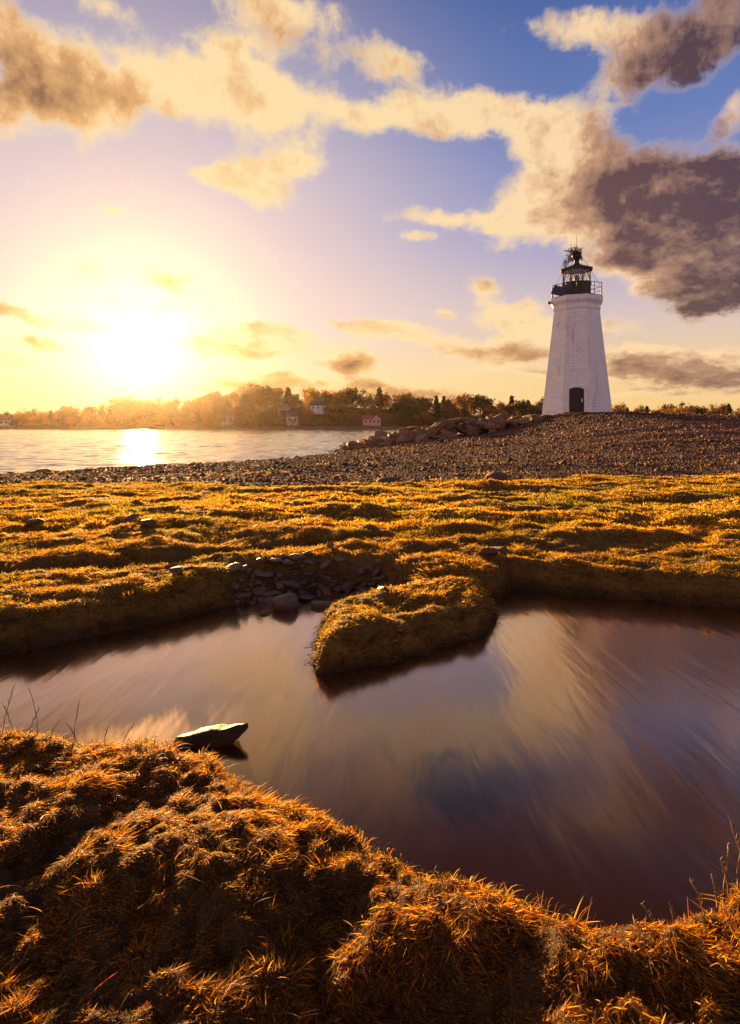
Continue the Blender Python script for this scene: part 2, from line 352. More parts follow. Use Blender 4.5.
mud_shade_f = np.clip(np.maximum.reduce([sstep(.06, .0, pd), tr * .9, bw]), 0, 1) * (YY.ravel() < 9); mud_shade_f = np.maximum(mud_shade_f, sstep(3.3, 3.0, YY.ravel()) * .9)  # mud at pool, trench and beach; near ground darkened too, deepening its shade
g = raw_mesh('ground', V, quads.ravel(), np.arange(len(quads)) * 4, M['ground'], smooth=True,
             attrs={'shingle': sh, 'mud_shade': mud_shade_f, 'farland': (YY.ravel() > 200).astype(float)})
tag(g, kind='structure')
def sheet(name, x0, x1, y0, y1, z, m):
    bm = bmesh.new(); bm.faces.new([bm.verts.new(p) for p in ((x0, y0, z), (x1, y0, z), (x1, y1, z), (x0, y1, z))])
    return tag(from_bm(name, bm, m), kind='structure')
sheet('pool_water', -9, 9, 1.2, 6.9, 0, M['pool'])
wy = np.concatenate([[14.0], np.geomspace(21, 330, 900), [420.0]]); wu = np.linspace(-.72, .72, 420); wo = np.geomspace(3, 2400, 10)
WX = np.array([np.concatenate([(-.72 * y - wo)[::-1], wu * y, .72 * y + wo]) for y in wy]); WY = np.repeat(wy[:, None], WX.shape[1], 1)
amp = (np.abs(WX) < .73 * WY) * (WY > 21.1) * sstep(330, 200, WY)
WZ = SEA + amp * (.075 * fbm(WX * .16 + WY * .03, WY * .42, 3, 121) + .07 * fbm(WX * .7, WY * 1.5, 3, 122))
n0, n1 = WX.shape; ii = np.arange(n0 * n1).reshape(n0, n1); qq = np.stack([ii[:-1, :-1], ii[:-1, 1:], ii[1:, 1:], ii[1:, :-1]], -1).reshape(-1, 4)
tag(raw_mesh('sea', np.stack([WX.ravel(), WY.ravel(), WZ.ravel()], 1), qq.ravel(), np.arange(len(qq)) * 4, M['sea'], smooth=True), kind='structure')

# ------------------------------------------------------------------ grass
PAL = np.array([(.44, .245, .025), (.48, .29, .04), (.20, .125, .014), (.36, .12, .014), (.12, .07, .010), (.50, .32, .07)])
def blades(X, Y, L, W, curl, segs, cseed, flow=1.0, greeny=0.0, outward=None, down=0.0, extra=None):
    n = len(X); z, *_ = fields(X, Y)
    e = .02; zx = fields(X + e, Y)[0]; zy = fields(X, Y + e)[0]
    nrm = np.stack([-(zx - z) / e, -(zy - z) / e, np.ones(n)], 1); nrm /= np.linalg.norm(nrm, axis=1)[:, None]
    a1 = fbm(X * 2.3, Y * 2.3, 3, cseed) * 7; fl = np.stack([np.cos(a1), np.sin(a1), np.zeros(n)], 1)
    r = rng.normal(size=(n, 3)) * .55; r[:, 2] *= .3
    d0 = nrm * .4 + np.array([0, 0, .8]) + fl * .25 * flow + r
    d0 /= np.linalg.norm(d0, axis=1)[:, None]
    bend = fl * .55 * flow + rng.normal(size=(n, 3)) * curl; bend[:, 2] = -np.abs(bend[:, 2]) - .35 - down
    side = np.cross(d0, rng.normal(size=(n, 3))); side /= np.linalg.norm(side, axis=1)[:, None]
    root = np.stack([X, Y, z - .006], 1)
    base = PAL[rng.integers(0, len(PAL), n)]
    patch = np.clip(fbm(X * .55, Y * 1.1, 4, 91) * .9 + .5, 0, 1)[:, None]
    base = base * (.5 + .75 * patch) * rng.uniform(.6, 1.25, (n, 1))
    gr = (np.clip(fbm(X * .8 + 9, Y * 1.6, 3, 92) * 1.2 + greeny, 0, 1) * (rng.random(n) < .7))[:, None]
    base = base * (1 - gr) + np.array([.15, .15, .02]) * gr
    Vs = []; Cs = []
    ts = np.linspace(0, 1, segs + 1)
    for t in ts:
        p = root + L[:, None] * (d0 * t + bend * t * t * .6)
        p[:, 2] = np.maximum(p[:, 2], z + .004 - .5 * (down > 0))
        w = (W * (1 - .25 * t))[:, None]
        if t < 1:
            Vs += [p - side * w * .5, p + side * w * .5]; Cs += [base, base]
        else:
            Vs += [p]; Cs += [base]
    Vs = np.stack(Vs, 1); k = Vs.shape[1]; Cs = np.stack(Cs, 1)
    off = (np.arange(n) * k)[:, None]
    fi = []; lens = []
    for i in range(segs - 1): fi += [2 * i, 2 * i + 1, 2 * i + 3, 2 * i + 2]; lens.append(4)
    fi += [2 * segs - 2, 2 * segs - 1, 2 * segs]; lens.append(3)
    loops = (off + np.array(fi)[None]).ravel()
    st = np.concatenate([[0], np.cumsum(lens)[:-1]]); starts = (np.arange(n)[:, None] * sum(lens) + st[None]).ravel()
    return Vs.reshape(-1, 3), loops, starts, Cs.reshape(-1, 3)
def scatter(n, y0, y1, xk=.72, xo=.35, pw=1.0):
    Y = y0 + (y1 - y0) * rng.random(int(n)) ** pw; X = (rng.random(int(n)) * 2 - 1) * (xk * Y + xo)
    return X, Y
def merge(name, parts, m, **kw):
    vo = lo = 0; A, B, C, D = [], [], [], []
    for v, l, s, c in parts:
        A.append(v); B.append(l + vo); C.append(s + lo); D.append(c); vo += len(v); lo += len(l)
    return raw_mesh(name, np.concatenate(A), np.concatenate(B), np.concatenate(C), m, cols=np.concatenate(D), **kw)
def grassy(X, Y, keep=1.0, bare=-.75):
    z, pd, cd, sh, tr, bw = fields(X, Y)
    k = (pd > .015) & (rng.random(len(X)) > sh * 1.6) & (bw < .35 + .25 * rng.random(len(X))) & (rng.random(len(X)) > tr * 1.1)
    k &= (fbm(X * 1.3, Y * 2.4, 3, 95) > bare) & (z > .02)
    return X[k], Y[k]
# foreground
X, Y = scatter(320000, .95, 3.35, .74, .4, .85); X, Y = grassy(X, Y); 
clump = np.clip(fbm(X * 9, Y * 9, 3, 55) * 1.1 + .8, .35, 1.7)
P1 = blades(X, Y, rng.uniform(.014, .038, len(X)) * clump, rng.uniform(.0016, .0038, len(X)), .75, 4, 55, 1.4)
X, Y = scatter(1500, .95, 3.2, .74, .4, .85); X, Y = grassy(X, Y)
P1b = blades(X, Y, rng.uniform(.04, .08, len(X)), rng.uniform(.0014, .0022, len(X)), .9, 6, 56, 1.8)
P1[3][:, 1] *= .84; P1[3][:, 2] *= .8; P1b[3][:, 1] *= .85
fgo = merge('foreground_grass', [P1, P1b], M['fgrass']); tag(fgo, 'matted dry orange grass on the near bank of the pool', 'grass', kind='stuff')
# meadow
parts = []
X, Y = scatter(240000, 3.3, 8.2, .72, .4); X, Y = grassy(X, Y)
cl = np.clip(fbm(X * 4, Y * 6, 3, 57) * .9 + .8, .35, 1.5)
parts.append(blades(X, Y, rng.uniform(.035, .08, len(X)) * cl, rng.uniform(.003, .0065, len(X)), 0.45, 3, 57, 1.1, .0))
X, Y = scatter(250000, 8.0, 19.5, .70, .4); X, Y = grassy(X, Y)
cl = np.clip(fbm(X * 1.5, Y * 3, 3, 58) * .9 + .8, .35, 1.5)
parts.append(blades(X, Y, rng.uniform(.05, .10, len(X)) * cl, rng.uniform(.007, .014, len(X)), .25, 2, 58, .7, .25))
# weeds on the shingle
X, Y = scatter(20000, 14, 36, .70, .4); k = (fbm(X * .25, Y * 1.3, 3, 97) > .42); X = X[k]; Y = Y[k]
f = fields(X, Y); k = (f[2] > 3) & (f[3] > .4); X = X[k]; Y = Y[k]
parts.append(blades(X, Y, rng.uniform(.06, .13, len(X)), rng.uniform(.012, .022, len(X)), .25, 2, 59, .5, .1))
mo = merge('meadow_grass', parts, M['grass']); tag(mo, 'golden backlit salt meadow grass between pool and shingle', 'grass', kind='stuff')
# grass hanging over the cut banks
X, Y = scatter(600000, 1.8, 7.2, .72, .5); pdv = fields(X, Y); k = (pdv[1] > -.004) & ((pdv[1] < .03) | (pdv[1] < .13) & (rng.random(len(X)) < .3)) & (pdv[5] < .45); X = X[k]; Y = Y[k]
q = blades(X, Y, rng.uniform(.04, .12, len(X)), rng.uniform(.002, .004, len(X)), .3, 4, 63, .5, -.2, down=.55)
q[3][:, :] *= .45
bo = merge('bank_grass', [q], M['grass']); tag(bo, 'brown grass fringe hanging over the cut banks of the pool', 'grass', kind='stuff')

# ------------------------------------------------------------------ shingle stones as ground cover
def ico(sub):
    bm = bmesh.new(); bmesh.ops.create_icosphere(bm, subdivisions=sub, radius=1); bm.verts.ensure_lookup_table()
    v = np.array([tuple(a.co) for a in bm.verts]); f = np.array([[x.index for x in a.verts] for a in bm.faces]); bm.free(); return v, f
iv, ifc = ico(1)
def stones(X, Y, R, cols, flat=.6, lift=.25):
    n = len(X); z = fields(X, Y)[0]
    S = R[:, None] * np.stack([rng.uniform(.7, 1.3, n), rng.uniform(.6, 1.1, n), rng.uniform(.4, .8, n) * flat / .6], 1)
    v = iv[None] * rng.uniform(.75, 1.15, (n, len(iv), 1)) * S[:, None]
    a = rng.uniform(0, 6.28, n); ca, sa = np.cos(a)[:, None], np.sin(a)[:, None]
    t = rng.normal(size=n)[:, None] * .3
    x = v[..., 0] * ca - v[..., 1] * sa; y = v[..., 0] * sa + v[..., 1] * ca; zz = v[..., 2] + x * t
    v = np.stack([x + X[:, None], y + Y[:, None], zz + (z + S[:, 2] * lift)[:, None]], -1)
    loops = ((np.arange(n) * len(iv))[:, None] + ifc.ravel()[None]).ravel()
    return v.reshape(-1, 3), loops, np.arange(n * len(ifc)) * 3, np.repeat(cols, len(iv), 0)
SP = np.array([(.17, .080, .048), (.23, .11, .065), (.10, .05, .034), (.34, .18, .10), (.19, .075, .035), (.20, .10, .07)])
X, Y = scatter(230000, 11.5, 54, .68, .5, 1.2)
f = fields(X, Y); k = ((f[3] > .3) | (rng.random(len(X)) < f[3])) & (f[2] > -.6); X = X[k]; Y = Y[k]
R = (.006 + .00068 * Y) * rng.lognormal(0, .55, len(X)); R = np.minimum(R, .2)
band = .5 + .75 * np.clip(.5 + 1.3 * fbm(X * .05, (Y + .12 * X) * .42, 3, 111), 0, 1)[:, None]
p = merge('shingle', [stones(X, Y, R, SP[rng.integers(0, len(SP), len(X))] * rng.uniform(.6, 1.25, (len(X), 1)) * band)], M['pebble'])
tag(p, 'loose grey brown shingle stones covering the rise below the lighthouse', 'shingle', kind='stuff')
# fine gravel of the beach in the pool and of the muddy trench
X, Y = scatter(26000, 4.8, 7.6, .5, .6)
f = fields(X, Y); k = ((f[5] > .25) & (f[1] > -.12) | (f[4] > .5) & (rng.random(len(X)) < .25)); X = X[k]; Y = Y[k]
R = .011 * rng.lognormal(0, .5, len(X))
p = merge('gravel', [stones(X, Y, R, SP[rng.integers(0, len(SP), len(X))] * .6)], M['pebble'])
tag(p, 'dark fine gravel on the small beach at the pool edge', 'gravel', kind='stuff')

# ------------------------------------------------------------------ single rocks
def rock_mesh(name, seed, angular, m, sub=3):
    r = random.Random(seed); bm = bmesh.new()
    if angular:
        for i in range(16):
            v = Vector((r.uniform(-1, 1), r.uniform(-1, 1), r.uniform(-1, 1)))
            v = v / max(abs(v.x), abs(v.y), abs(v.z)) * r.uniform(.75, 1)
            bm.verts.new(Vector((v.x, v.y * .8, v.z * .62)))
        ret = bmesh.ops.convex_hull(bm, input=bm.verts)
        bmesh.ops.delete(bm, geom=[g for g in bm.verts if not g.link_faces], context='VERTS')
        bmesh.ops.bevel(bm, geom=bm.edges[:], offset=.06, segments=2, affect='EDGES', profile=.6)
        bmesh.ops.triangulate(bm, faces=bm.faces)
    else:
        bmesh.ops.create_icosphere(bm, subdivisions=sub, radius=1)
        pl = [(Vector((r.gauss(0, 1), r.gauss(0, 1), r.gauss(0, 1))).normalized(), r.uniform(.62, .9)) for _ in range(9)]
        for v in bm.verts:
            p = v.co.copy()
            for nn, d in pl:
                k = p.dot(nn)
                if k > d: p -= nn * (k - d) * .85
            v.co = Vector((p.x * 1.1, p.y * .85, p.z * .68)) * (1 + .04 * math.sin(p.x * 9 + seed) * math.cos(p.y * 7))
    me = bpy.data.meshes.new(name); bmesh.ops.recalc_face_normals(bm, faces=bm.faces); bm.to_mesh(me); bm.free()
    if not angular: me.polygons.foreach_set('use_smooth', [True] * len(me.polygons))
    me.materials.append(m); return me
M['poolrock'] = make_stone('pool_rock', (.02, .012, .009), (.075, .045, .032), .55)
ANG = [rock_mesh('boulder', s, True, M['stone']) for s in range(8)]
RND = [rock_mesh('rock', s + 20, s % 3 == 0, M['wetstone']) for s in range(6)]
M['fieldstone'] = make_stone('field_stone', (.06, .035, .026), (.20, .125, .085))
DRY = [rock_mesh('rock', s + 40, s != 0, M['fieldstone']) for s in range(4)]
def put(name, me, x, y, s, z=None, lift=.2, rot=None):
    o = link(bpy.data.objects.new(name, me))
    o.scale = (s, s, s) if not isinstance(s, tuple) else s
    o.rotation_euler = rot or (random.uniform(-.3, .3), random.uniform(-.3, .3), random.uniform(0, 6.28))
    sz = s if not isinstance(s, tuple) else s[2]
    o.location = (x, y, (H(x, y) if z is None else z) + sz * lift); return o
# riprap pile running from the point up to the tower
rr = random.Random(5)
TOPL = [(340, 449), (350, 446), (372, 437), (395, 429), (420, 423), (450, 419), (475, 416.5), (505, 415), (540, 413)]
for i in range(255):
    px = rr.uniform(346, 548) if i < 200 else rr.uniform(548, 745)
    if px < 548:
        y = rr.uniform(47.2, 52.5) - (1.0 if px < 420 else 0); s = rr.uniform(.45, 1.0) * (1.0 if px < 500 else .7)
    else:
        y = rr.uniform(48.4, 50.2) if px < 625 else rr.uniform(52, 54); s = rr.uniform(.2, .42)
    x = atY(px, y)
    if math.hypot(x - 17.9, y - 52) < 3.6 + s: continue
    gz = max(H(x, y), SEA - .1)
    if px < 548:
        zt = CZ - (np.interp(px, [p[0] for p in TOPL], [p[1] for p in TOPL]) - HY) / F * 50.0
        gz = gz + max(0, zt - gz - .35) * max(0, 1 - abs(y - 50.3) / 3.1) * rr.uniform(.55, 1.05)
    o = put('boulder', ANG[rr.randrange(8)], x, y, (s * rr.uniform(.9, 1.45), s * rr.uniform(.8, 1.1), s * rr.uniform(.5, .85)), gz, .2,
            (rr.uniform(-.35, .35), rr.uniform(-.5, .3), rr.uniform(0, 6.28)))
    if px > 640: lab, gp = 'low grey stone on the shingle crest right of the lighthouse', 'stones on the crest right of the lighthouse'
    elif px > 540: lab, gp = 'small brown stone lying along the foot of the white lighthouse', 'stones at the foot of the lighthouse'
    elif px < 400: lab, gp = 'sloping angular boulder at the low seaward end of the breakwater', 'boulders at the seaward end of the breakwater'
    else: lab, gp = 'large angular grey brown boulder in the breakwater pile left of the lighthouse', 'boulders of the breakwater pile'
    tag(o, lab, 'boulder', gp)
for px, py, zz, s, lab in ((476, 424, 1.75, (1.25, .9, .85), 'biggest rounded dark boulder on the breakwater left of the lighthouse'),
                           (372, 441, 0, (1.1, .5, .5), 'pale slab leaning at the water end of the breakwater'),
                           (447, 421, 1.6, (1.5, .8, .55), 'long flat slab on top of the breakwater pile')):
    Yc = 48.6; o = put('boulder', DRY[0] if 'rounded' in lab else ANG[2], atY(px, Yc), Yc, s, CZ - (py - HY) / F * Yc - .2, 0, (.1, -.2, .3)); tag(o, lab, 'boulder')
# stones of the small beach
spots = [(285, 602, .13, 'large upright brown stone standing in the water at the small beach', (.9, .8, 1.25)),
         (266, 606, .06, 'flat stone left of the large upright stone', (1.2, 1, .6)), (322, 600, .105, 'rounded dark stone at the water edge before the grassy tongue', (1.1, 1, .8)),
         (349, 584, .085, 'tall grey stone beside the tuft of grass on the small beach', (1, .8, 1.1)), (338, 603, .06, 'dark stone touching the tip of the grassy tongue', (1, 1, .7)),
         (330, 571, .06, 'pale lilac stone at the back of the small beach', (.9, .9, .9)), (306, 592, .09, 'flat brown slab in the middle of the small beach', (1.4, 1, .5)),
         (243, 607, .045, 'small pale wet stone at the left end of the beach', (1.2, 1, .5))]
for i, (px, py, s, lab, sq) in enumerate(spots):
    x, y = at(px, py, .06); o = put('rock', RND[(i + 1) % 6], x, y, tuple(s * q for q in sq), max(H(x, y), -.01), .35, (.1, .15, i * 1.3)); tag(o, lab, 'rock')
rr = random.Random(9); placed = []
for i in range(900):
    px = rr.uniform(232, 384); py = rr.uniform(560, 606)
    x, y = at(px, py, .1); s = rr.uniform(.03, .085)
    f = fields(np.array([x]), np.array([y]))
    if f[1][0] < -.04 or f[5][0] < .1 or any(math.hypot(x - a, y - b2) < (s + c) * .62 for a, b2, c in placed): continue
    placed.append((x, y, s))
    o = put('rock', RND[rr.randrange(6)], x, y, (s * rr.uniform(.9, 1.4), s, s * rr.uniform(.6, 1)), None, .32); tag(o, 'small dark brown stone among many on the little beach of the pool', 'rock', 'small stones on the pool beach')
    if len(placed) > 95: break
for px, py, s, lab in ((147, 531, .16, 'rounded stone in the meadow, larger of the pair at left'), (133, 526, .15, 'flat stone behind the larger meadow stone at left'),
                       (176, 571, .10, 'grey stone in the muddy trench behind the left bank'), (170, 563, .06, 'small stone just behind the grey trench stone'),
                       (50, 591, .06, 'pebble sized rock on the left bank near the photo edge'), (22, 594, .07, 'brown rock at the far left end of the muddy trench'), (388, 485, .26, 'pale stone at the meadow edge before the shingle'),
                       (500, 551, .12, 'dark stone in the meadow gap behind the pool, right one'), (488, 554, .13, 'dark stone in the meadow gap behind the pool, left one'),
                       (497, 482, .34, 'low dark boulder at the meadow edge under the lighthouse'), (43, 477, .35, 'lone dark rock on the shore line at far left'),
                       (540, 497, .2, 'brown flat rock lying in the right meadow'), (35, 527, .14, 'stone in front of the grassy hummock at left'), (727, 437, .35, 'pale stone high on the shingle at the right edge')):
    x, y = at(px, py, .3 if y < 40 else 0) if py < 600 and py > 480 else at(px, py, -.25 if px < 100 else 1.2)
    if px == 727: y = 38; x = atY(px, y)
    o = put('rock', DRY[len(lab) % 4], x, y, (s * 1.05, s * .9, s * .62), None, .3, (.08, -.1, len(lab) * 1.7)); tag(o, lab, 'rock')
# pointed rock on the near shore
bm = bmesh.new(); pts = [(-.2, -.05, -.04), (-.2, .08, -.04), (-.17, .0, .06), (-.08, -.08, -.04), (-.06, -.03, .085), (.0, .08, .05), (.05, -.02, .07), (.1, -.06, -.04), (.12, .07, -.03), (.17, .01, .085), (.21, .015, .095), (.13, -.02, .01), (-.1, .1, -.04)]
for q in pts: bm.verts.new(q)
bmesh.ops.convex_hull(bm, input=bm.verts); bmesh.ops.delete(bm, geom=[g for g in bm.verts if not g.link_faces], context='VERTS')
bmesh.ops.triangulate(bm, faces=bm.faces)
for it in range(3):
    bmesh.ops.subdivide_edges(bm, edges=bm.edges[:], cuts=1, use_grid_fill=True); bmesh.ops.smooth_vert(bm, verts=bm.verts, factor=.35, use_axis_x=True, use_axis_y=True, use_axis_z=True)
vv = np.array([tuple(v.co) for v in bm.verts]); dn = .012 * fbm(vv[:, 0] * 15 + vv[:, 2] * 13, vv[:, 1] * 15 + vv[:, 2] * 9, 4, 66)
for v, d in zip(bm.verts, dn): v.co = Vector((v.co.x * 1.2, v.co.y, v.co.z * .8 + .03 * max(v.co.x, 0) / .2)) * (1 + d * 16)
o = from_bm('rock', bm, M['poolrock'], smooth=True); xx, yy = at(213, 735, .04); o.location = (xx, yy, .008); o.rotation_euler = (.25, -.05, .1); tag(o, 'dark pointed rock jutting from the near bank into the pool', 'rock')

# ------------------------------------------------------------------ dry stalks
def stalk(name, x, y, h, lean, lab, gp, seed, r=.0022, heads=True):
    q = random.Random(seed); bm = bmesh.new(); n = 7; pts = []
    for i in range(n):
        t = i / (n - 1); pts.append((lean[0] * t * t * h + q.uniform(-.004, .004), lean[1] * t * t * h + q.uniform(-.003, .003), h * t))
    tube(bm, pts, r, 5, r * .5); o = empty(name, (x, y, H(x, y) - .01)); from_bm('stem', bm, M['twig'], o, True)
    if heads:
        bm = bmesh.new()
        for i in range(9):
            t = .62 + .38 * i / 8; b0 = Vector((lean[0] * t * t * h, lean[1] * t * t * h, h * t)); a = q.uniform(0, 6.28)
            tube(bm, [b0, b0 + Vector((math.cos(a) * .007, math.sin(a) * .007, .014))], .0016, 4, .0005)
        from_bm('seed_head', bm, M['twig'], o)
    tag(o, lab, 'plant', gp)
for i, (px, py, hpx, ln) in enumerate(((664, 915, 50, -.35), (679, 915, 55, -.15), (668, 916, 28, .2), (712, 905, 60, -.3), (718, 905, 50, -.1), (724, 903, 62, .05), (731, 903, 42, -.2), (737, 902, 48, .1), (708, 905, 40, -.1), (745, 900, 60, -.2), (745, 905, 40, .2))):
    x, y = at(px, py, .2); y = y; stalk('dry_stalk', x, y, 1.25 * hpx / F * y, (ln, 0), 'dry upright stalk standing on the near bank at right', 'stalks on the near bank at right', i, .0036)
for i, (px, py, hpx, ln) in enumerate(((4, 735, 50, .2), (30, 735, 30, .3), (74, 735, 46, .1), (78, 735, 28, -.4), (103, 735, 26, .2), (120, 738, 32, .4), (12, 735, 30, -.3), (50, 738, 22, .5), (255, 780, 16, .1), (140, 738, 18, -.2), (430, 862, 14, .1), (38, 738, 50, -.2))):
    x, y = at(px, py, .2); stalk('dry_stalk', x, y, hpx / F * y, (ln, 0), 'thin dry stalk rising from the near bank at left', 'stalks on the near bank at left', i + 30, .0022, i < 7)
bm = bmesh.new(); x, y = at(322, 640, .1)
tube(bm, [(0, 0, .02), (-.07, -.01, .03), (-.13, -.03, .03)], .003, 5, .0015); tube(bm, [(.0, -.02, .02), (-.05, -.05, -.02), (-.1, -.1, .012)], .003, 5, .002); tube(bm, [(-.1, -.1, .012), (-.04, -.17, .0)], .002, 5, .0015); tube(bm, [(0, .02, .02), (-.02, -.12, .06), (0, -.2, .0)], .002, 5, .0015)
o = from_bm('bare_twig', bm, M['nest'], smooth=True); o.location = (x, y, .02); tag(o, 'bare forked twigs poking from the tip of the grassy tongue over the water', 'twig')

# ------------------------------------------------------------------ lighthouse
LX, LY = atY(576.6, 52.0), 52.0; LZ = CZ + 11.6 / F * 52.0
S = 52.0 / F
lh = empty('lighthouse', (LX, LY, LZ), math.atan2(-LY, -LX))           # local +x faces the door towards the camera
tag(lh, 'white tapered octagonal brick lighthouse with black lantern room on the stony rise', 'lighthouse')
o8 = math.radians(22.5); ht = 8.88; RB = 3.06; RT = 1.98
bm = bmesh.new(); prof = [(RB, -1.2), (RB, 0)]
prof = [(RB + .12, -1.5), (RB, 0)] + [(RB + (RT - RB) * t ** .97, ht * t) for t in (.25, .5, .75, 1)]
lathe(bm, prof, 8, o8); wall = from_bm('tower_wall', bm, M['tower'], lh)
bm = bmesh.new(); lathe(bm, [(RT + .003, ht - .15), (RT + .09, ht - .1), (RT + .09, ht + .12), (RT + .04, ht + .2), (RT + .06, ht + .32), (RT + .24, ht + .55), (RT + .29, ht + .6), (RT + .29, ht + .94), (RT + .22, ht + 1.0)], 8, o8)
from_bm('cornice', bm, M['trim'], lh)
DZ = ht + 1.0
bm = bmesh.new(); lathe(bm, [(RT + .2, DZ + .003), (RT + .2, DZ + .05)], 8, o8); from_bm('gallery_deck', bm, M['iron'], lh)
# door with frame (apothem of the base face)
ap = RB * math.cos(o8); sl = (RB - RT) * math.cos(o8) / ht
tilt = Matrix.Rotation(-math.atan(sl), 3, 'Y')
def onface(off, y, zz): return Vector((ap - sl * zz + off, y, zz))
bm = bmesh.new(); w = .57; hh = 1.85; arch = [(-w, 0.02), (w, 0.02), (w, hh)] + [(w * math.cos(a), hh + .2 * math.sin(a)) for a in [math.pi * k / 10 for k in range(1, 10)]] + [(-w, hh)]
fr = [bm.verts.new(onface(.05, a, b2)) for a, b2 in arch]; bk = [bm.verts.new(onface(-.15, a, b2)) for a, b2 in arch]
bm.faces.new(fr); bm.faces.new(bk)
for i in range(len(fr)): bm.faces.new((fr[i], fr[(i + 1) % len(fr)], bk[(i + 1) % len(fr)], bk[i]))
for yy_ in (-.38, -.19, 0, .19, .38): box(bm, onface(.062, yy_, .98), (.03, .17, 1.72), tilt)
door = from_bm('door', bm, M['wood'], lh)
bm = bmesh.new(); box(bm, onface(.10, .42, .98), (.09, .07, .3), tilt); from_bm('handle', bm, M['brass'], door)
bm = bmesh.new()
inn = [(-w - .02, 0), (-w - .02, hh)] + [((w + .02) * math.cos(a), hh + .22 * math.sin(a)) for a in [math.pi * (1 - k / 10) for k in range(1, 10)]] + [(w + .02, hh), (w + .02, 0)]
out = [(-w - .22, 0), (-w - .22, hh)] + [((w + .22) * math.cos(a), hh + .40 * math.sin(a)) for a in [math.pi * (1 - k / 10) for k in range(1, 10)]] + [(w + .22, hh), (w + .22, 0)]
lay = [[bm.verts.new(onface(d, a, b2)) for a, b2 in L_] for L_ in (inn, out) for d in (.10, -.1)]
a_, b_, c_, d_ = lay
for i in range(len(inn) - 1):
    bm.faces.new((a_[i], a_[i + 1], c_[i + 1], c_[i])); bm.faces.new((a_[i], b_[i], b_[i + 1], a_[i + 1])); bm.faces.new((c_[i], c_[i + 1], d_[i + 1], d_[i]))
from_bm('door_frame', bm, M['trim'], lh)
bm = bmesh.new(); box(bm, (ap + .35, 0, -.12), (.8, 1.9, .26)); from_bm('step', bm, M['stone'], lh)
# railing
RR = RT + .19; bm = bmesh.new(); rail = []
vt = [Vector((RR * math.cos(o8 + k * math.pi / 4), RR * math.sin(o8 + k * math.pi / 4), 0)) for k in range(8)]
for hz_, r_ in ((.38, .014), (.72, .014), (1.08, .024)):
    for k in range(8): tube(bm, [vt[k] + Vector((0, 0, DZ + hz_)), vt[(k + 1) % 8] + Vector((0, 0, DZ + hz_))], r_, 6)
rl = from_bm('railing', bm, M['iron'], lh)
for k in range(8):
    for t in (0, .5):
        p_ = vt[k].lerp(vt[(k + 1) % 8], t); bm = bmesh.new(); tube(bm, [p_ + Vector((0, 0, DZ + .04)), p_ + Vector((0, 0, DZ + 1.12))], .032 if t == 0 else .022, 8); from_bm('post', bm, M['iron'], rl)
# lantern
RL = 13.4 * S / math.cos(o8) * .97; z1 = DZ + 1.27; z2 = DZ + 2.42
bm = bmesh.new(); lathe(bm, [(RL + .03, DZ + .05), (RL + .03, z1 - .06), (RL + .09, z1 - .04), (RL + .09, z1)], 8, o8)
for zz in (.35, .7): lathe(bm, [(RL + .05, DZ + zz), (RL + .05, DZ + zz + .04)], 8, o8)
from_bm('lantern_wall', bm, M['iron'], lh)
gl = bmesh.new(); lathe(gl, [(RL - .06, z1), (RL - .06, z2)], 8, o8, cap=False); glass = from_bm('lantern_glazing', gl, M['glass'], lh)
lv = [Vector(((RL - .02) * math.cos(o8 + k * math.pi / 4), (RL - .02) * math.sin(o8 + k * math.pi / 4), 0)) for k in range(8)]
bm = bmesh.new()
for k in range(8):
    a, b2 = lv[k], lv[(k + 1) % 8]; up = Vector((0, 0, 1))
    tube(bm, [a + up * z1, a + up * z2], .042, 6)
    tube(bm, [a + up * (z1), a.lerp(b2, .34) + up * z2], .026, 6); tube(bm, [b2 + up * z1, b2.lerp(a, .34) + up * z2], .026, 6)
    tube(bm, [a + up * (z1 + .04), b2 + up * (z1 + .04)], .03, 6)
from_bm('glazing_bars', bm, M['iron'], lh)
bm = bmesh.new(); lathe(bm, [(.16, z1 - .6), (.16, z1 + .15), (.2, z1 + .2), (.24, z1 + .45), (.2, z1 + .72), (.1, z1 + .8)], 14); from_bm('lamp', bm, M['iron'], lh, True)
bm = bmesh.new(); lathe(bm, [(RL - .03, z2), (15.4 * S / math.cos(o8) * .97, z2 + .02), (15.6 * S / math.cos(o8) * .97, z2 + .12), (RL * .72, z2 + .32), (RL * .3, z2 + .52), (.24, z2 + .62)], 8, o8)
roof = from_bm('lantern_roof', bm, M['roofiron'], lh)
bm = bmesh.new(); lathe(bm, [(.30, z2 + .55), (.22, z2 + .7), (.2, z2 + 1.0), (.34, z2 + 1.05), (.42, z2 + 1.3), (.34, z2 + 1.55), (.12, z2 + 1.75)], 14); from_bm('ventilator', bm, M['roofiron'], roof, True)
bm = bmesh.new(); tube(bm, [(0, 0, z2 + 1.6), (0, 0, z2 + 3.2)], .02, 6, .012); from_bm('lightning_rod', bm, M['iron'], roof)
for k in (0, 1, 2, 3, 4, 5, 6, 7):
    if k in (0, 7, 2, 5, 3, 4): 
        bm = bmesh.new(); p0 = Vector((vt[k].x, vt[k].y, DZ + 1.08)); p1 = Vector((vt[k].x * .14, vt[k].y * .14, z2 + 1.5)); tube(bm, [p0, p1], .014, 5); from_bm('stay_wire', bm, M['iron'], lh)
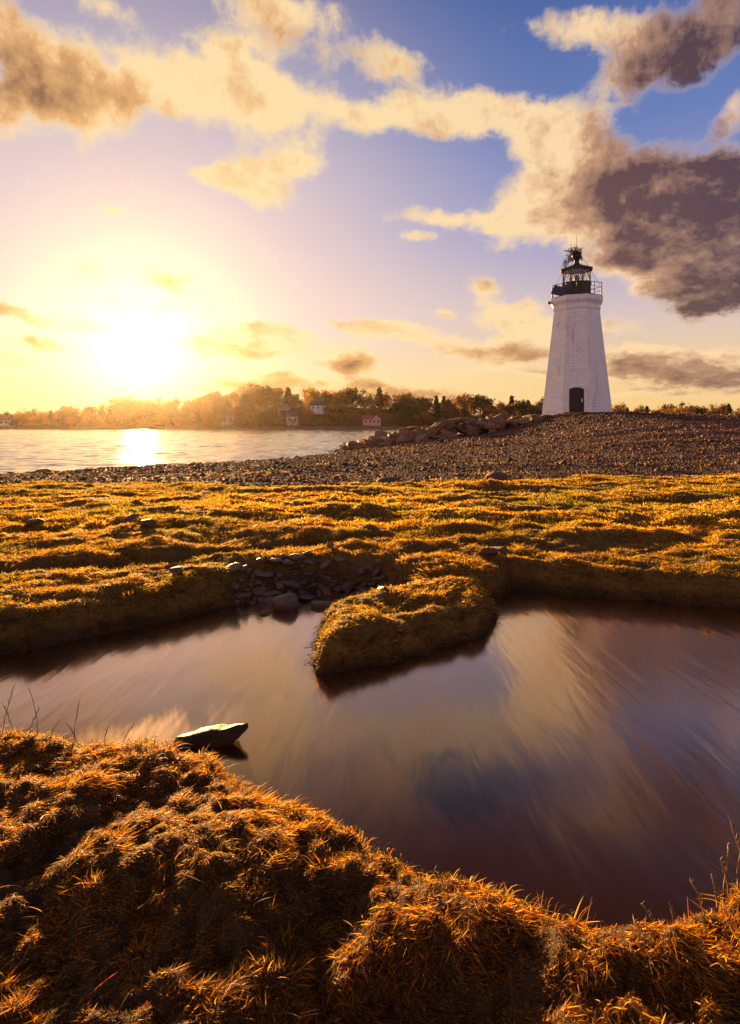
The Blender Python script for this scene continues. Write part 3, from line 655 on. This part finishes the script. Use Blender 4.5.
# solar panel leaning on the gallery at the photo's left (local -y is photo left)
sp = bmesh.new(); rot = Matrix.Rotation(math.radians(58), 3, 'Y') @ Matrix.Rotation(math.radians(0), 3, 'Z')
side = -1
pc = Vector((.95, side * 1.30, DZ + .55)); R2 = Matrix.Rotation(math.radians(-20 * -side), 3, 'X') @ rot
box(sp, (0, 0, 0), (1.05, 1.3, .05)); pan = from_bm('solar_panel', sp, M['solar'], lh); pan.location = pc; pan.rotation_euler = R2.to_euler()
bm = bmesh.new()
for dy in (-.5, .5): tube(bm, [Vector((.0, dy, -.03)), Vector((-.15, dy, -.60))], .02, 5)
box(bm, (0, .672, 0), (1.03, .04, .07)); box(bm, (0, -.672, 0), (1.03, .04, .07)); box(bm, (.497, 0, 0), (.04, 1.3, .07)); box(bm, (-.497, 0, 0), (.04, 1.3, .07))
from_bm('panel_frame', bm, M['brass'], pan)
bm = bmesh.new(); a = vt[6] if side < 0 else vt[1]
p0 = vt[7].lerp(vt[6], .98) + Vector((0, 0, DZ - .30)); pf = p0 * 1.0; pf = Vector((p0.x * 1.13, p0.y * 1.13, DZ - .38))
tube(bm, [p0 * .98, pf], .03, 6); lathe_r = bmesh.ops.create_icosphere(bm, subdivisions=2, radius=.14); [setattr(v, 'co', v.co + pf) for v in lathe_r['verts']]
from_bm('floodlight', bm, M['iron'], lh, True)
# osprey style stick nest on the ventilator: a thing of its own
bm = bmesh.new(); q = random.Random(3)
for i in range(230):
    a = q.uniform(0, 6.28); el = q.uniform(-.9, .9); r = q.uniform(.25, .62) * math.cos(el * .8)
    c = Vector((r * math.cos(a) * .95, r * math.sin(a) * .95 + .1, .5 + .55 * math.sin(el))); d = Vector((q.gauss(0, 1), q.gauss(0, 1), q.gauss(0, .55))).normalized() * q.uniform(.14, .36)
    tube(bm, [c - d, c + d * .6], q.uniform(.012, .026), 4, .007)
for i in range(26):
    a = q.uniform(2.2, 4.8) + math.pi; c = Vector((q.uniform(-.3, .3), -q.uniform(.2, .6), q.uniform(.0, .3))); tube(bm, [c, c + Vector((q.uniform(-.1, .1), -q.uniform(.05, .3), -q.uniform(.4, .8)))], .014, 4, .006)
ns = from_bm('bird_nest', bm, M['nest']); ns.location = (LX - .3, LY, LZ + z2 + .85); ns.scale = (1.2, 1.2, 1.15); ns.rotation_euler = (0, 0, math.atan2(-LY, -LX))
tag(ns, 'ragged nest of dark sticks piled round the ventilator on top of the lighthouse', 'nest')

# ------------------------------------------------------------------ trees of the far shore
def crown_mesh(kind, seed):
    q = np.random.default_rng(seed); 
    if kind == 'pine':
        n = 700; t = q.random(n) ** .8; r = (1 - t) * .34 * (0.55 + .45 * np.sin(t * 34) ** 2) * np.sqrt(q.random(n)); a = q.uniform(0, 6.28, n)
        r = r * 1.5; C = np.stack([r * np.cos(a), r * np.sin(a), .1 + .9 * t], 1); s = .05
    else:
        nc_ = 18; cc = q.normal(size=(nc_, 3)); cc /= np.linalg.norm(cc, axis=1)[:, None]; cc *= q.uniform(.12, .42, (nc_, 1)); cc[:, 2] = cc[:, 2] * 1.05 + .56
        n = 1000 if kind != 'bare' else 420; k = q.integers(0, nc_, n); C = cc[k] + q.normal(size=(n, 3)) * (.075 if kind != 'bare' else .10); s = .042 if kind != 'bare' else .022
    d = q.normal(size=(n, 3, 3)) * s; Vv = C[:, None] + d
    return Vv.reshape(-1, 3), np.arange(n * 3), np.arange(n) * 3
def tree_proto(kind, seed, m):
    root = empty(kind + '_tree'); q = random.Random(seed)
    v, l, s = crown_mesh(kind, seed)
    raw_mesh('crown', v, l, s, m, parent=root)
    bm = bmesh.new(); tube(bm, [(0, 0, -.05), (.01, 0, .3), (0, .01, .62 if kind != 'pine' else .95)], .03, 6, .010)
    if kind != 'pine':
        for i in range(26 if kind == 'bare' else 9):
            a = q.uniform(0, 6.28); t = q.uniform(.2, .55); L_ = q.uniform(.22, .42); b0 = Vector((0, 0, t))
            e1 = b0 + Vector((math.cos(a) * L_ * .6, math.sin(a) * L_ * .6, L_ * .6)); e2 = e1 + Vector((math.cos(a + .5) * L_ * .25, math.sin(a + .5) * L_ * .3, L_ * .35))
            tube(bm, [b0, e1, e2], .010, 4, .003)
    from_bm('trunk', bm, M['bark'], root)
    return root
protos = []
for kind, m_, nm in (('broadleaf', 'leaf_autumn', 'autumn'), ('broadleaf', 'leaf_green', 'olive'), ('broadleaf', 'leaf_autumn', 'autumn'), ('pine', 'needle', 'pine'), ('bare', 'leaf_autumn', 'bare'), ('broadleaf', 'leaf_yellow', 'yellow'), ('broadleaf', 'leaf_green', 'olive'), ('pine', 'needle', 'pine')):
    protos.append([tree_proto(kind, 100 + len(protos), M[m_]), nm, True])
KL = {'autumn': 'bushy rust brown tree', 'olive': 'bushy olive green tree', 'pine': 'dark narrow conifer', 'bare': 'nearly bare spreading tree', 'yellow': 'bright yellow tree'}
def sec(px): return ('on the sunlit left of the far shore', 'left') if px < 200 else (('on the far shore hill above the white houses', 'hill') if px < 350 else (('on the far shore behind the breakwater', 'middle') if px < 545 else ('beyond the shingle right of the lighthouse', 'right')))
def plant(i, px, y, h, wx, label=None):
    P_, nm, first = protos[i]
    o = P_ if first else copy_tree(P_); protos[i][2] = False
    x = atY(px, y); o.location = (x, y, H(x, y) - .1); o.scale = (h * wx, h * wx, h); o.rotation_euler = (0, 0, rr.uniform(0, 6.28))
    for k in ('label', 'category', 'group'):
        if k in o: del o[k]
    s_ = sec(px)
    if label: tag(o, label, 'tree')
    else: tag(o, KL[nm] + ' in the wood ' + s_[0], 'tree', KL[nm] + 's of the wood, ' + s_[1])
rr = random.Random(21)
for row, (yb, n_, h0, h1) in enumerate(((311, 64, 3.5, 6), (326, 62, 6, 9), (344, 64, 7, 10.5), (368, 60, 8, 11.5))):
    for k in range(n_):
        px = -70 + 890 * (k + rr.uniform(.1, .9)) / n_
        if row < 2 and (abs(px - 372) < 10 or abs(px - 292) < 8 or abs(px - 228) < 8): continue
        i = rr.choices(range(8), (5, 3, 5, .7, 2.5, .5, 3, .7))[0]
        plant(i, px, yb + rr.uniform(-5, 5), rr.uniform(h0, h1) * (.8 if px < 110 else 1) * (1.2 if px < 545 else 1), rr.uniform(.85, 1.35) if i not in (3, 7) else rr.uniform(.8, 1.1))
for px, y, h, i, w_, lab in ((247, 352, 15, 4, 1.1, 'tall bare tree standing highest at the left end of the far hill'), (288, 350, 12, 3, 1.0, 'tallest dark conifer on top of the far hill'),
                            (344, 350, 12, 0, 1.3, 'broad rounded tree on the crest right of the far conifers'), (338, 316, 6, 5, 1, 'bright yellow tree low on the far shore left of the pink house'),
                            (425, 322, 7, 5, 1.1, 'bright yellow tree low on the far shore behind the breakwater tip'), (123, 340, 10, 4, 1.2, 'lone bare tree on the far shore under the sun'), (697, 300 + 20, 9, 7, 1.0, 'dark conifer beyond the shingle near the right edge')):
    plant(i, px, y, h, w_, lab)
# undergrowth as one mass behind and under the trees
n = 34000; Yu = rng.uniform(308, 372, n); Xu = rng.uniform(-.78, .82, n) * Yu; zu = fields(Xu, Yu)[0]
zu = zu + rng.random(n) * (2.5 + 4.5 * (fbm(Xu * .08, Yu * .08, 3, 81) + .5).clip(0))
Vv = np.stack([Xu, Yu, zu], 1)[:, None] + rng.normal(size=(n, 3, 3)) * .55
o = raw_mesh('undergrowth', Vv.reshape(-1, 3), np.arange(n * 3), np.arange(n) * 3, M['leaf_autumn']); tag(o, 'brown undergrowth filling the far shore wood', 'undergrowth', kind='stuff')
# houses
def house(px, y, w, d, h, rh, wm, rm, lab, rz=0, dz=0, wing=False):
    x = atY(px, y); o = empty('house', (x, y, H(x, y) - .1 + dz), rz); tag(o, lab, 'house')
    def gable(nm, cx, w, d, h, rh, along='x'):
        bm = bmesh.new(); hw, hd = w / 2, d / 2
        P = [(-hw, -hd, -2), (hw, -hd, -2), (hw, hd, -2), (-hw, hd, -2), (-hw, -hd, h), (hw, -hd, h), (hw, hd, h), (-hw, hd, h)]
        R_ = [(-hw, 0, h + rh), (hw, 0, h + rh)] if along == 'x' else [(0, -hd, h + rh), (0, hd, h + rh)]
        v = [bm.verts.new((p[0] + cx, p[1], p[2])) for p in P + R_]
        for f_ in ((0, 1, 5, 4), (1, 2, 6, 5), (2, 3, 7, 6), (3, 0, 4, 7)): bm.faces.new([v[i] for i in f_])
        bm.faces.new((v[0], v[3], v[2], v[1]))
        if along == 'x': bm.faces.new((v[4], v[8], v[7])); bm.faces.new((v[5], v[6], v[9]))
        else: bm.faces.new((v[4], v[5], v[8])); bm.faces.new((v[6], v[7], v[9]))
        from_bm('wall', bm, wm, o)
        bm = bmesh.new(); ov = .35
        if along == 'x':
            for sg in (-1, 1):
                a = [(-hw - ov, sg * (hd + ov), h - ov * rh / hd), (hw + ov, sg * (hd + ov), h - ov * rh / hd), (hw + ov, 0, h + rh), (-hw - ov, 0, h + rh)]
                lo = [bm.verts.new((p[0] + cx, p[1], p[2] + .02)) for p in a]; hi = [bm.verts.new((p[0] + cx, p[1], p[2] + .22)) for p in a]
                bm.faces.new(hi); bm.faces.new(lo)
                for i in range(4): bm.faces.new((lo[i], lo[(i + 1) % 4], hi[(i + 1) % 4], hi[i]))
        else:
            for sg in (-1, 1):
                a = [(sg * (hw + ov), -hd - ov, h - ov * rh / hw), (sg * (hw + ov), hd + ov, h - ov * rh / hw), (0, hd + ov, h + rh), (0, -hd - ov, h + rh)]
                lo = [bm.verts.new((p[0] + cx, p[1], p[2] + .02)) for p in a]; hi = [bm.verts.new((p[0] + cx, p[1], p[2] + .22)) for p in a]
                bm.faces.new(hi); bm.faces.new(lo)
                for i in range(4): bm.faces.new((lo[i], lo[(i + 1) % 4], hi[(i + 1) % 4], hi[i]))
        from_bm('roof', bm, rm, o)
        for k in range(max(2, int(w / 2.2))):
            bm = bmesh.new(); box(bm, (cx - hw + w * (k + .5) / max(2, int(w / 2.2)), -hd - .02, h * .55), (.9, .1, 1.1)); from_bm('window', bm, M['hglass'], o)
    gable('a', 0, w, d, h, rh)
    if wing: gable('b', w * .5 + 1.6, 4.4, d + 1.2, h, rh * 1.15, 'y')
    bm = bmesh.new(); box(bm, (w * .2, .8, h + rh + .2), (.6, .6, 1.4)); from_bm('chimney', bm, M['hroof'], o)
house(368, 306, 5.2, 5, 2.6, 1.8, M['hpink'], M['rroof'], 'pink house with red roof and white gabled wing on the far shore', 0, .8, True)
house(292, 318, 6, 5, 3.2, 1.8, M['hwall'], M['hroof'], 'white house low on the far hill left of the pink house', .2, 1.4)
house(284, 330, 5, 5, 3.4, 1.8, M['hwall'], M['hroof'], 'pale house just above the white one on the far hill', -.2, 2.5)
house(228, 318, 6, 5, 3.4, 2, M['hwall'], M['hroof'], 'white house at the left foot of the far hill', .1, 1.2)
house(4, 312, 7, 5, 3, 1.8, M['hwall'], M['hroof'], 'white house at the far left end of the far shore', .1, .3)
house(318, 335, 8, 5, 3, 1.6, M['hwall'], M['hroof'], 'long pale house among trees on the far hill crest', .1, 3)
# sea wall along the far shore
bm = bmesh.new(); 
for k in range(40):
    x0 = -190 + k * 6.2; box(bm, (x0, 297.2 + .8 * math.sin(k * .5), SEA + .35), (6.3, 1.2, 1.5 + .1 * math.sin(k * 2.1)))
o = from_bm('sea_wall', bm, M['stone']); tag(o, 'low dark stone sea wall along the far shore', 'wall')

# ------------------------------------------------------------------ sky
SAZ = math.atan((140 - CX) / F); SEL = math.atan((HY - 338) / math.hypot(F, 140 - CX))
sun_dir = Vector((math.sin(SAZ) * math.cos(SEL), math.cos(SAZ) * math.cos(SEL), math.sin(SEL)))
w = bpy.data.worlds.new('World'); sc.world = w; w.use_nodes = True; nt = w.node_tree; L = nt.links.new
bg = nt.nodes['Background']
tc = nt.nodes.new('ShaderNodeTexCoord'); nz = N(nt, 'ShaderNodeVectorMath', operation='NORMALIZE'); L(tc.outputs['Generated'], nz.inputs[0])
D = nz.outputs[0]; sp_ = nt.nodes.new('ShaderNodeSeparateXYZ'); L(D, sp_.inputs[0])
def math_(op, a, b=None, c=None, clamp=False):
    n = N(nt, 'ShaderNodeMath', operation=op); n.use_clamp = clamp
    for i, v in enumerate((a, b, c)):
        if v is None: continue
        if isinstance(v, (int, float)): n.inputs[i].default_value = v
        else: L(v, n.inputs[i])
    return n.outputs[0]
def mrange(v, a, b, c, d, smooth=True):
    n = N(nt, 'ShaderNodeMapRange'); n.interpolation_type = 'SMOOTHSTEP' if smooth else 'LINEAR'
    for i, q_ in enumerate((a, b, c, d)): n.inputs[i + 1].default_value = q_
    L(v, n.inputs[0]); return n.outputs[0]
def mixc(f, a, b, bt='MIX'):
    n = N(nt, 'ShaderNodeMixRGB'); n.blend_type = bt
    for i, v in enumerate((f, a, b)):
        if isinstance(v, (int, float)): n.inputs[i].default_value = v
        elif isinstance(v, tuple): n.inputs[i].default_value = (*v, 1)
        else: L(v, n.inputs[i])
    return n.outputs[0]
az = math_('ARCTAN2', sp_.outputs[0], sp_.outputs[1]); hyp = math_('SQRT', math_('ADD', math_('MULTIPLY', sp_.outputs[0], sp_.outputs[0]), math_('MULTIPLY', sp_.outputs[1], sp_.outputs[1])))
el = math_('ARCTAN2', sp_.outputs[2], hyp)
# noise on a flat cloud layer seen in perspective
zc = math_('ADD', math_('MAXIMUM', sp_.outputs[2], 0), .16)
cb = nt.nodes.new('ShaderNodeCombineXYZ'); L(math_('DIVIDE', sp_.outputs[0], zc), cb.inputs[0]); L(math_('DIVIDE', sp_.outputs[1], zc), cb.inputs[1])
def wnoise(scale, detail, rough, off=(0, 0, 0), sc3=(1, 1, 1), dist=0, src=None):
    mp = nt.nodes.new('ShaderNodeMapping'); mp.inputs['Location'].default_value = off; mp.inputs['Scale'].default_value = sc3; L(src or cb.outputs[0], mp.inputs[0])
    return noise(nt, scale, detail, rough, mp.outputs[0], dist)
uv = nt.nodes.new('ShaderNodeCombineXYZ'); L(az, uv.inputs[0]); L(el, uv.inputs[1])
est = math_('MULTIPLY', math_('LOGARITHM', math_('ADD', math_('MAXIMUM', el, 0), .10), 2.71828), .42)
uvs = nt.nodes.new('ShaderNodeCombineXYZ'); L(az, uvs.inputs[0]); L(est, uvs.inputs[1])
fine = wnoise(7.5, 9, .66, (1.3, .2, 0), (1, 1.25, 1), .15, src=uvs.outputs[0]); layer = wnoise(1.9, 8, .62, (3, 1, 0))
wa = wnoise(5, 5, .6, (8, 8, 0), src=uv.outputs[0]); ws = N(nt, 'ShaderNodeVectorMath', operation='SUBTRACT'); L(wa.outputs['Color'], ws.inputs[0]); ws.inputs[1].default_value = (.5, .5, .5)
fineb = wnoise(7.5, 9, .66, (1.3 - .02, .2 - .03, 0), (1, 1.25, 1), .15, src=uvs.outputs[0])
wm = N(nt, 'ShaderNodeVectorMath', operation='MULTIPLY'); L(ws.outputs[0], wm.inputs[0]); wm.inputs[1].default_value = (.11, .085, 0)
uvw = N(nt, 'ShaderNodeVectorMath', operation='ADD'); L(uv.outputs[0], uvw.inputs[0]); L(wm.outputs[0], uvw.inputs[1])
def azel(px, py):
    x = (px - CX) / F; zz = (HY - py) / F; return math.atan(x), math.atan(zz / math.hypot(1, x))
def blobs(lst, src):
    acc = None
    for bi, (px, py, rx, ry, rot, amp) in enumerate(lst):
        if bi and bi % 5 == 0:                        # keeps the running sum ahead of the next lobes
            tiny = N(nt, 'ShaderNodeVectorMath', operation='MULTIPLY_ADD'); L(acc, tiny.inputs[0]); tiny.inputs[1].default_value = (1e-7, 1e-7, 0); L(src, tiny.inputs[2]); src = tiny.outputs[0]
        if lst is CL and max(rx, ry) < 60 and amp < .85: amp += .34; rx *= 1.3; ry *= 1.45
        a0, e0 = azel(px, py); a1, _ = azel(px + rx, py); a2, _ = azel(px - rx, py); _, e1 = azel(px, py - ry); _, e2 = azel(px, py + ry)
        mp = nt.nodes.new('ShaderNodeMapping'); mp.vector_type = 'TEXTURE'
        mp.inputs['Location'].default_value = (a0, e0, 0); mp.inputs['Rotation'].default_value = (0, 0, math.radians(-rot)); mp.inputs['Scale'].default_value = (abs(a1 - a2) / 2, abs(e1 - e2) / 2, 1)
        L(src, mp.inputs[0]); ln = N(nt, 'ShaderNodeVectorMath', operation='LENGTH'); L(mp.outputs[0], ln.inputs[0])
        v = mrange(ln.outputs['Value'], 0, 1.75, amp, 0)
        acc = v if acc is None else math_('ADD', acc, v)
    return acc
CL = [(15, 50, 110, 42, 18, 1.1), (40, 120, 90, 34, -8, 1.0), (150, 85, 110, 38, 14, 1.0), (245, 100, 80, 34, 6, .95), (340, 112, 90, 24, 5, .9), (430, 112, 80, 20, 4, .9), (505, 125, 60, 26, 10, 1.0), (560, 150, 50, 36, 20, 1.0),
      (225, 55, 38, 26, 0, .8), (315, 40, 75, 34, 15, .8), (395, 62, 38, 22, 20, .85), (285, 8, 70, 16, 0, .55), (95, 4, 40, 10, 10, .5),
      (205, 177, 40, 9, 14, .75), (255, 186, 34, 17, 10, .8), (305, 160, 30, 12, -10, .65),
      (560, 30, 60, 22, 10, .85), (625, 48, 60, 32, 10, .95), (690, 55, 50, 34, 0, .95), (735, 108, 22, 18, 0, .9), (600, 98, 40, 18, 0, .5), (735, 10, 40, 24, 0, .6),
      (525, 215, 58, 32, 5, .95), (595, 205, 70, 56, 10, 1.1), (690, 185, 90, 48, 5, 1.2), (725, 235, 80, 60, 0, 1.25), (625, 262, 55, 26, 10, .95), (700, 292, 60, 26, 5, 1.1),
      (440, 213, 48, 7, 4, .75), (410, 231, 16, 4, 0, .6), (480, 289, 20, 11, 20, .72), (445, 311, 12, 6, 0, .7), (517, 313, 28, 10, 0, .72), (530, 335, 24, 10, 0, .6), (110, 212, 14, 5, 0, .65),
      (500, 355, 70, 14, 3, 1.0), (415, 343, 70, 7, 8, .66), (680, 371, 90, 17, 4, 1.15), (720, 350, 30, 7, 0, .6), (352, 364, 20, 6, 0, .8), (205, 341, 52, 9, 8, .72), (22, 320, 34, 5, 14, .75), (48, 349, 28, 5, 0, .7), (8, 365, 20, 4, 0, .6),
      (95, 328, 38, 7, 10, .65), (85, 280, 30, 14, 20, .55), (170, 285, 34, 12, 10, .55), (310, 350, 50, 10, 6, .55), (320, 388, 140, 12, 3, 1.35), (655, 352, 60, 7, 4, 1.0), (380, 330, 70, 8, 8, .9), (600, 372, 60, 6, 2, .9), (640, 395, 80, 5, 0, .6), (450, 372, 60, 6, 0, .55), (430, 330, 60, 6, 8, .6), (540, 372, 60, 4, 0, .6), (260, 330, 40, 6, 5, .5), (150, 308, 30, 8, 0, .5), (600, 330, 40, 8, 0, .45)]
DK = [(640, 288, 42, 14, 0, -.75), (612, 232, 26, 14, 0, -.5), (700, 262, 30, 9, 0, -.55), (680, 150, 40, 10, 10, -.35), (0, 82, 62, 30, 12, 1.1), (100, 75, 90, 22, 20, .55), (320, 50, 60, 18, 10, .3), (690, 58, 46, 30, 0, 1.0), (640, 60, 40, 26, 0, .45), (690, 190, 80, 44, 0, 1.3), (735, 245, 90, 50, 0, 1.2), (640, 190, 40, 50, 0, .5), (705, 292, 60, 20, 0, 1.0), (620, 250, 35, 16, 0, .5),
      (680, 374, 90, 12, 4, .95), (500, 357, 56, 8, 3, .45), (352, 364, 20, 6, 0, .8), (22, 320, 34, 6, 14, .5), (48, 349, 28, 6, 0, .5), (205, 341, 56, 10, 8, .4), (320, 390, 140, 12, 3, .75), (620, 120, 60, 30, 0, .3), (735, 20, 60, 50, 0, .6)]
place = blobs(CL, uvw.outputs[0])
# away from the photographed part: loose broken cloud everywhere
ax = math_('ABSOLUTE', az); side_ = mrange(ax, .62, .9, 0, 1); high = mrange(el, .68, .9, 0, 1); away = math_('MAXIMUM', side_, high)
lay = math_('MULTIPLY', mrange(layer.outputs[0], .42, .62, 0, .9), away)
place = math_('ADD', place, lay)
fn = math_('SUBTRACT', fine.outputs[0], .5)
rel = math_('SUBTRACT', fineb.outputs[0], fine.outputs[0])
fn2 = math_('SUBTRACT', wnoise(26, 7, .68, (4, 4, 0), (1, 1.5, 1), .3, src=uv.outputs[0]).outputs[0], .5)
dens = math_('ADD', math_('ADD', math_('SUBTRACT', place, .42), math_('MULTIPLY', fn, 2.3)), math_('MULTIPLY', fn2, .9))
dens = math_('ADD', dens, mrange(el, .26, .08, 0, .22))
dens = math_('MULTIPLY', dens, mrange(place, .06, .35, 0, 1))
mask = mrange(dens, -.01, .72, 0, 1)
dark = math_('MULTIPLY', math_('MINIMUM', blobs([(a_, b_, c_ * 1.3, d_ * 1.3, e_, f_) for a_, b_, c_, d_, e_, f_ in DK], uvw.outputs[0]), 1.2), .80)
thick = math_('ADD', math_('MULTIPLY', dark, 1.0), math_('MULTIPLY', math_('SUBTRACT', dens, .75), .12))
thick = math_('ADD', math_('ADD', math_('ADD', thick, -.05), math_('MULTIPLY', math_('ADD', fn2, math_('MULTIPLY', fn, 1.5)), math_('ADD', .30, math_('MULTIPLY', dark, .5)))), math_('MULTIPLY', rel, -1.5), clamp=True)
# angle to the sun
dp = N(nt, 'ShaderNodeVectorMath', operation='DOT_PRODUCT'); L(D, dp.inputs[0]); dp.inputs[1].default_value = sun_dir
ang = math_('ARCCOSINE', math_('MINIMUM', dp.outputs['Value'], .99999))
warm = mrange(ang, .1, 1.25, 1, 0)
base = ramp(nt, math_('MULTIPLY', el, 1 / .8, clamp=True), [(0, (.93, .55, .20)), (.10, (.88, .62, .33)), (.22, (.66, .53, .52)), (.36, (.34, .34, .56)), (.55, (.14, .21, .48)), (.76, (.07, .13, .36)), (1, (.035, .035, .07))])
base = mixc(mrange(ang, .05, .75, .9, 0), base, (.93, .70, .60)) 
base = mixc(mrange(ang, .02, .28, .8, 0), base, (1.0, .80, .58))
base = mixc(math_('MULTIPLY', mrange(el, .16, .02, 0, .95), mrange(ang, .9, .1, .25, 1)), base, (1.0, .71, .27))
back = mrange(sp_.outputs[1], .35, -.3, 0, 1)
lowb = mrange(sp_.outputs[2], .75, .05, 0, 1); rear = mixc(lowb, (.05, .045, .085), (.95, .70, .84))
base = mixc(math_('MULTIPLY', back, .95), base, rear)
west = math_('MULTIPLY', mrange(sp_.outputs[0], -.55, -.95, 0, .9), mrange(sp_.outputs[2], .6, .0, 0, 1))
sky = nt.nodes.new('ShaderNodeTexSky'); sky.sky_type = 'NISHITA'; sky.sun_disc = False; sky.sun_elevation = SEL; sky.sun_rotation = SAZ; sky.dust_density = 2
skyc = mixc(1.0, sky.outputs[0], (.0035, .0035, .0035), 'MULTIPLY')
base = mixc(1.0, base, skyc, 'ADD')
lit = mixc(warm, (1.0, .68, .40), (1.03, .78, .40))
drk = mixc(warm, (.048, .031, .054), (.26, .105, .035))
mid_ = mixc(warm, (.44, .25, .20), (.92, .50, .17))
cc = mixc(mrange(thick, .0, .38, 0, 1, False), lit, mid_); cc = mixc(mrange(thick, .30, 1.0, 0, 1, False), cc, drk)
rim = math_('MULTIPLY', mrange(dens, .05, .55, .75, 0), mrange(place, .2, 1.2, 1, .45)); cc = mixc(rim, cc, mixc(warm, (.98, .70, .48), (1.08, .84, .46)))
cc = mixc(mrange(el, .62, .8, 0, .85), cc, (.05, .032, .035)); cc = mixc(math_('MULTIPLY', back, .9), cc, rear); cc = mixc(west, cc, (1.9, 1.15, .85)); base = mixc(west, base, (1.9, 1.15, .85))
full = mixc(math_('MULTIPLY', mask, .93), base, cc)
g1 = math_('MULTIPLY', math_('EXPONENT', math_('MULTIPLY', ang, -7.0)), .14); g2 = math_('MULTIPLY', math_('EXPONENT', math_('MULTIPLY', ang, -32.0)), 1.6)
gc = mixc(1.0, (1.0, .72, .34), g1, 'MULTIPLY'); gc2 = mixc(1.0, (1.0, .88, .6), g2, 'MULTIPLY')
full = mixc(1.0, full, gc, 'ADD'); full = mixc(1.0, full, gc2, 'ADD')
below = mrange(sp_.outputs[2], -.01, -.15, 0, 1); full = mixc(below, full, (.12, .07, .04))
L(full, bg.inputs[0]); bg.inputs[1].default_value = .245
w.cycles.sampling_method = 'MANUAL'; w.cycles.sample_map_resolution = 256
# sun
sl_ = bpy.data.lights.new('sun', 'SUN'); sl_.energy = 5.0; sl_.angle = math.radians(.55); sl_.color = (1, .56, .20)
so = link(bpy.data.objects.new('sun', sl_)); so.rotation_euler = (-sun_dir).to_track_quat('-Z', 'Y').to_euler()
# haze
hz = bmesh.new(); box(hz, (0, 190, 16), (1700, 500, 44)); m = bpy.data.materials.new('haze'); m.use_nodes = True; n2 = m.node_tree; n2.nodes.clear()
oo = n2.nodes.new('ShaderNodeOutputMaterial'); pv = n2.nodes.new('ShaderNodeVolumePrincipled'); pv.inputs['Color'].default_value = (1, .80, .60, 1); pv.inputs['Density'].default_value = .00004; pv.inputs['Anisotropy'].default_value = .9
n2.links.new(pv.outputs[0], oo.inputs['Volume']); h_ = from_bm('haze', hz, m); tag(h_, 'golden evening haze over the bay', 'haze', kind='stuff')

# ------------------------------------------------------------------ camera and output
cam = bpy.data.cameras.new('camera'); co = link(bpy.data.objects.new('camera', cam)); co.location = (0, 0, CZ); co.rotation_euler = (math.pi / 2, 0, 0)
cam.sensor_fit = 'VERTICAL'; cam.sensor_height = 36; cam.lens = F / 1024 * 36; cam.shift_y = -(512 - HY) / 1024; cam.clip_start = .05; cam.clip_end = 9000
sc.camera = co
sc.render.engine = 'CYCLES'; sc.cycles.max_bounces = 8; sc.cycles.diffuse_bounces = 5; sc.cycles.transparent_max_bounces = 8; sc.cycles.volume_bounces = 0
sc.view_settings.view_transform = 'Standard'; sc.view_settings.look = 'None'; sc.view_settings.exposure = 2.03; sc.view_settings.gamma = 1
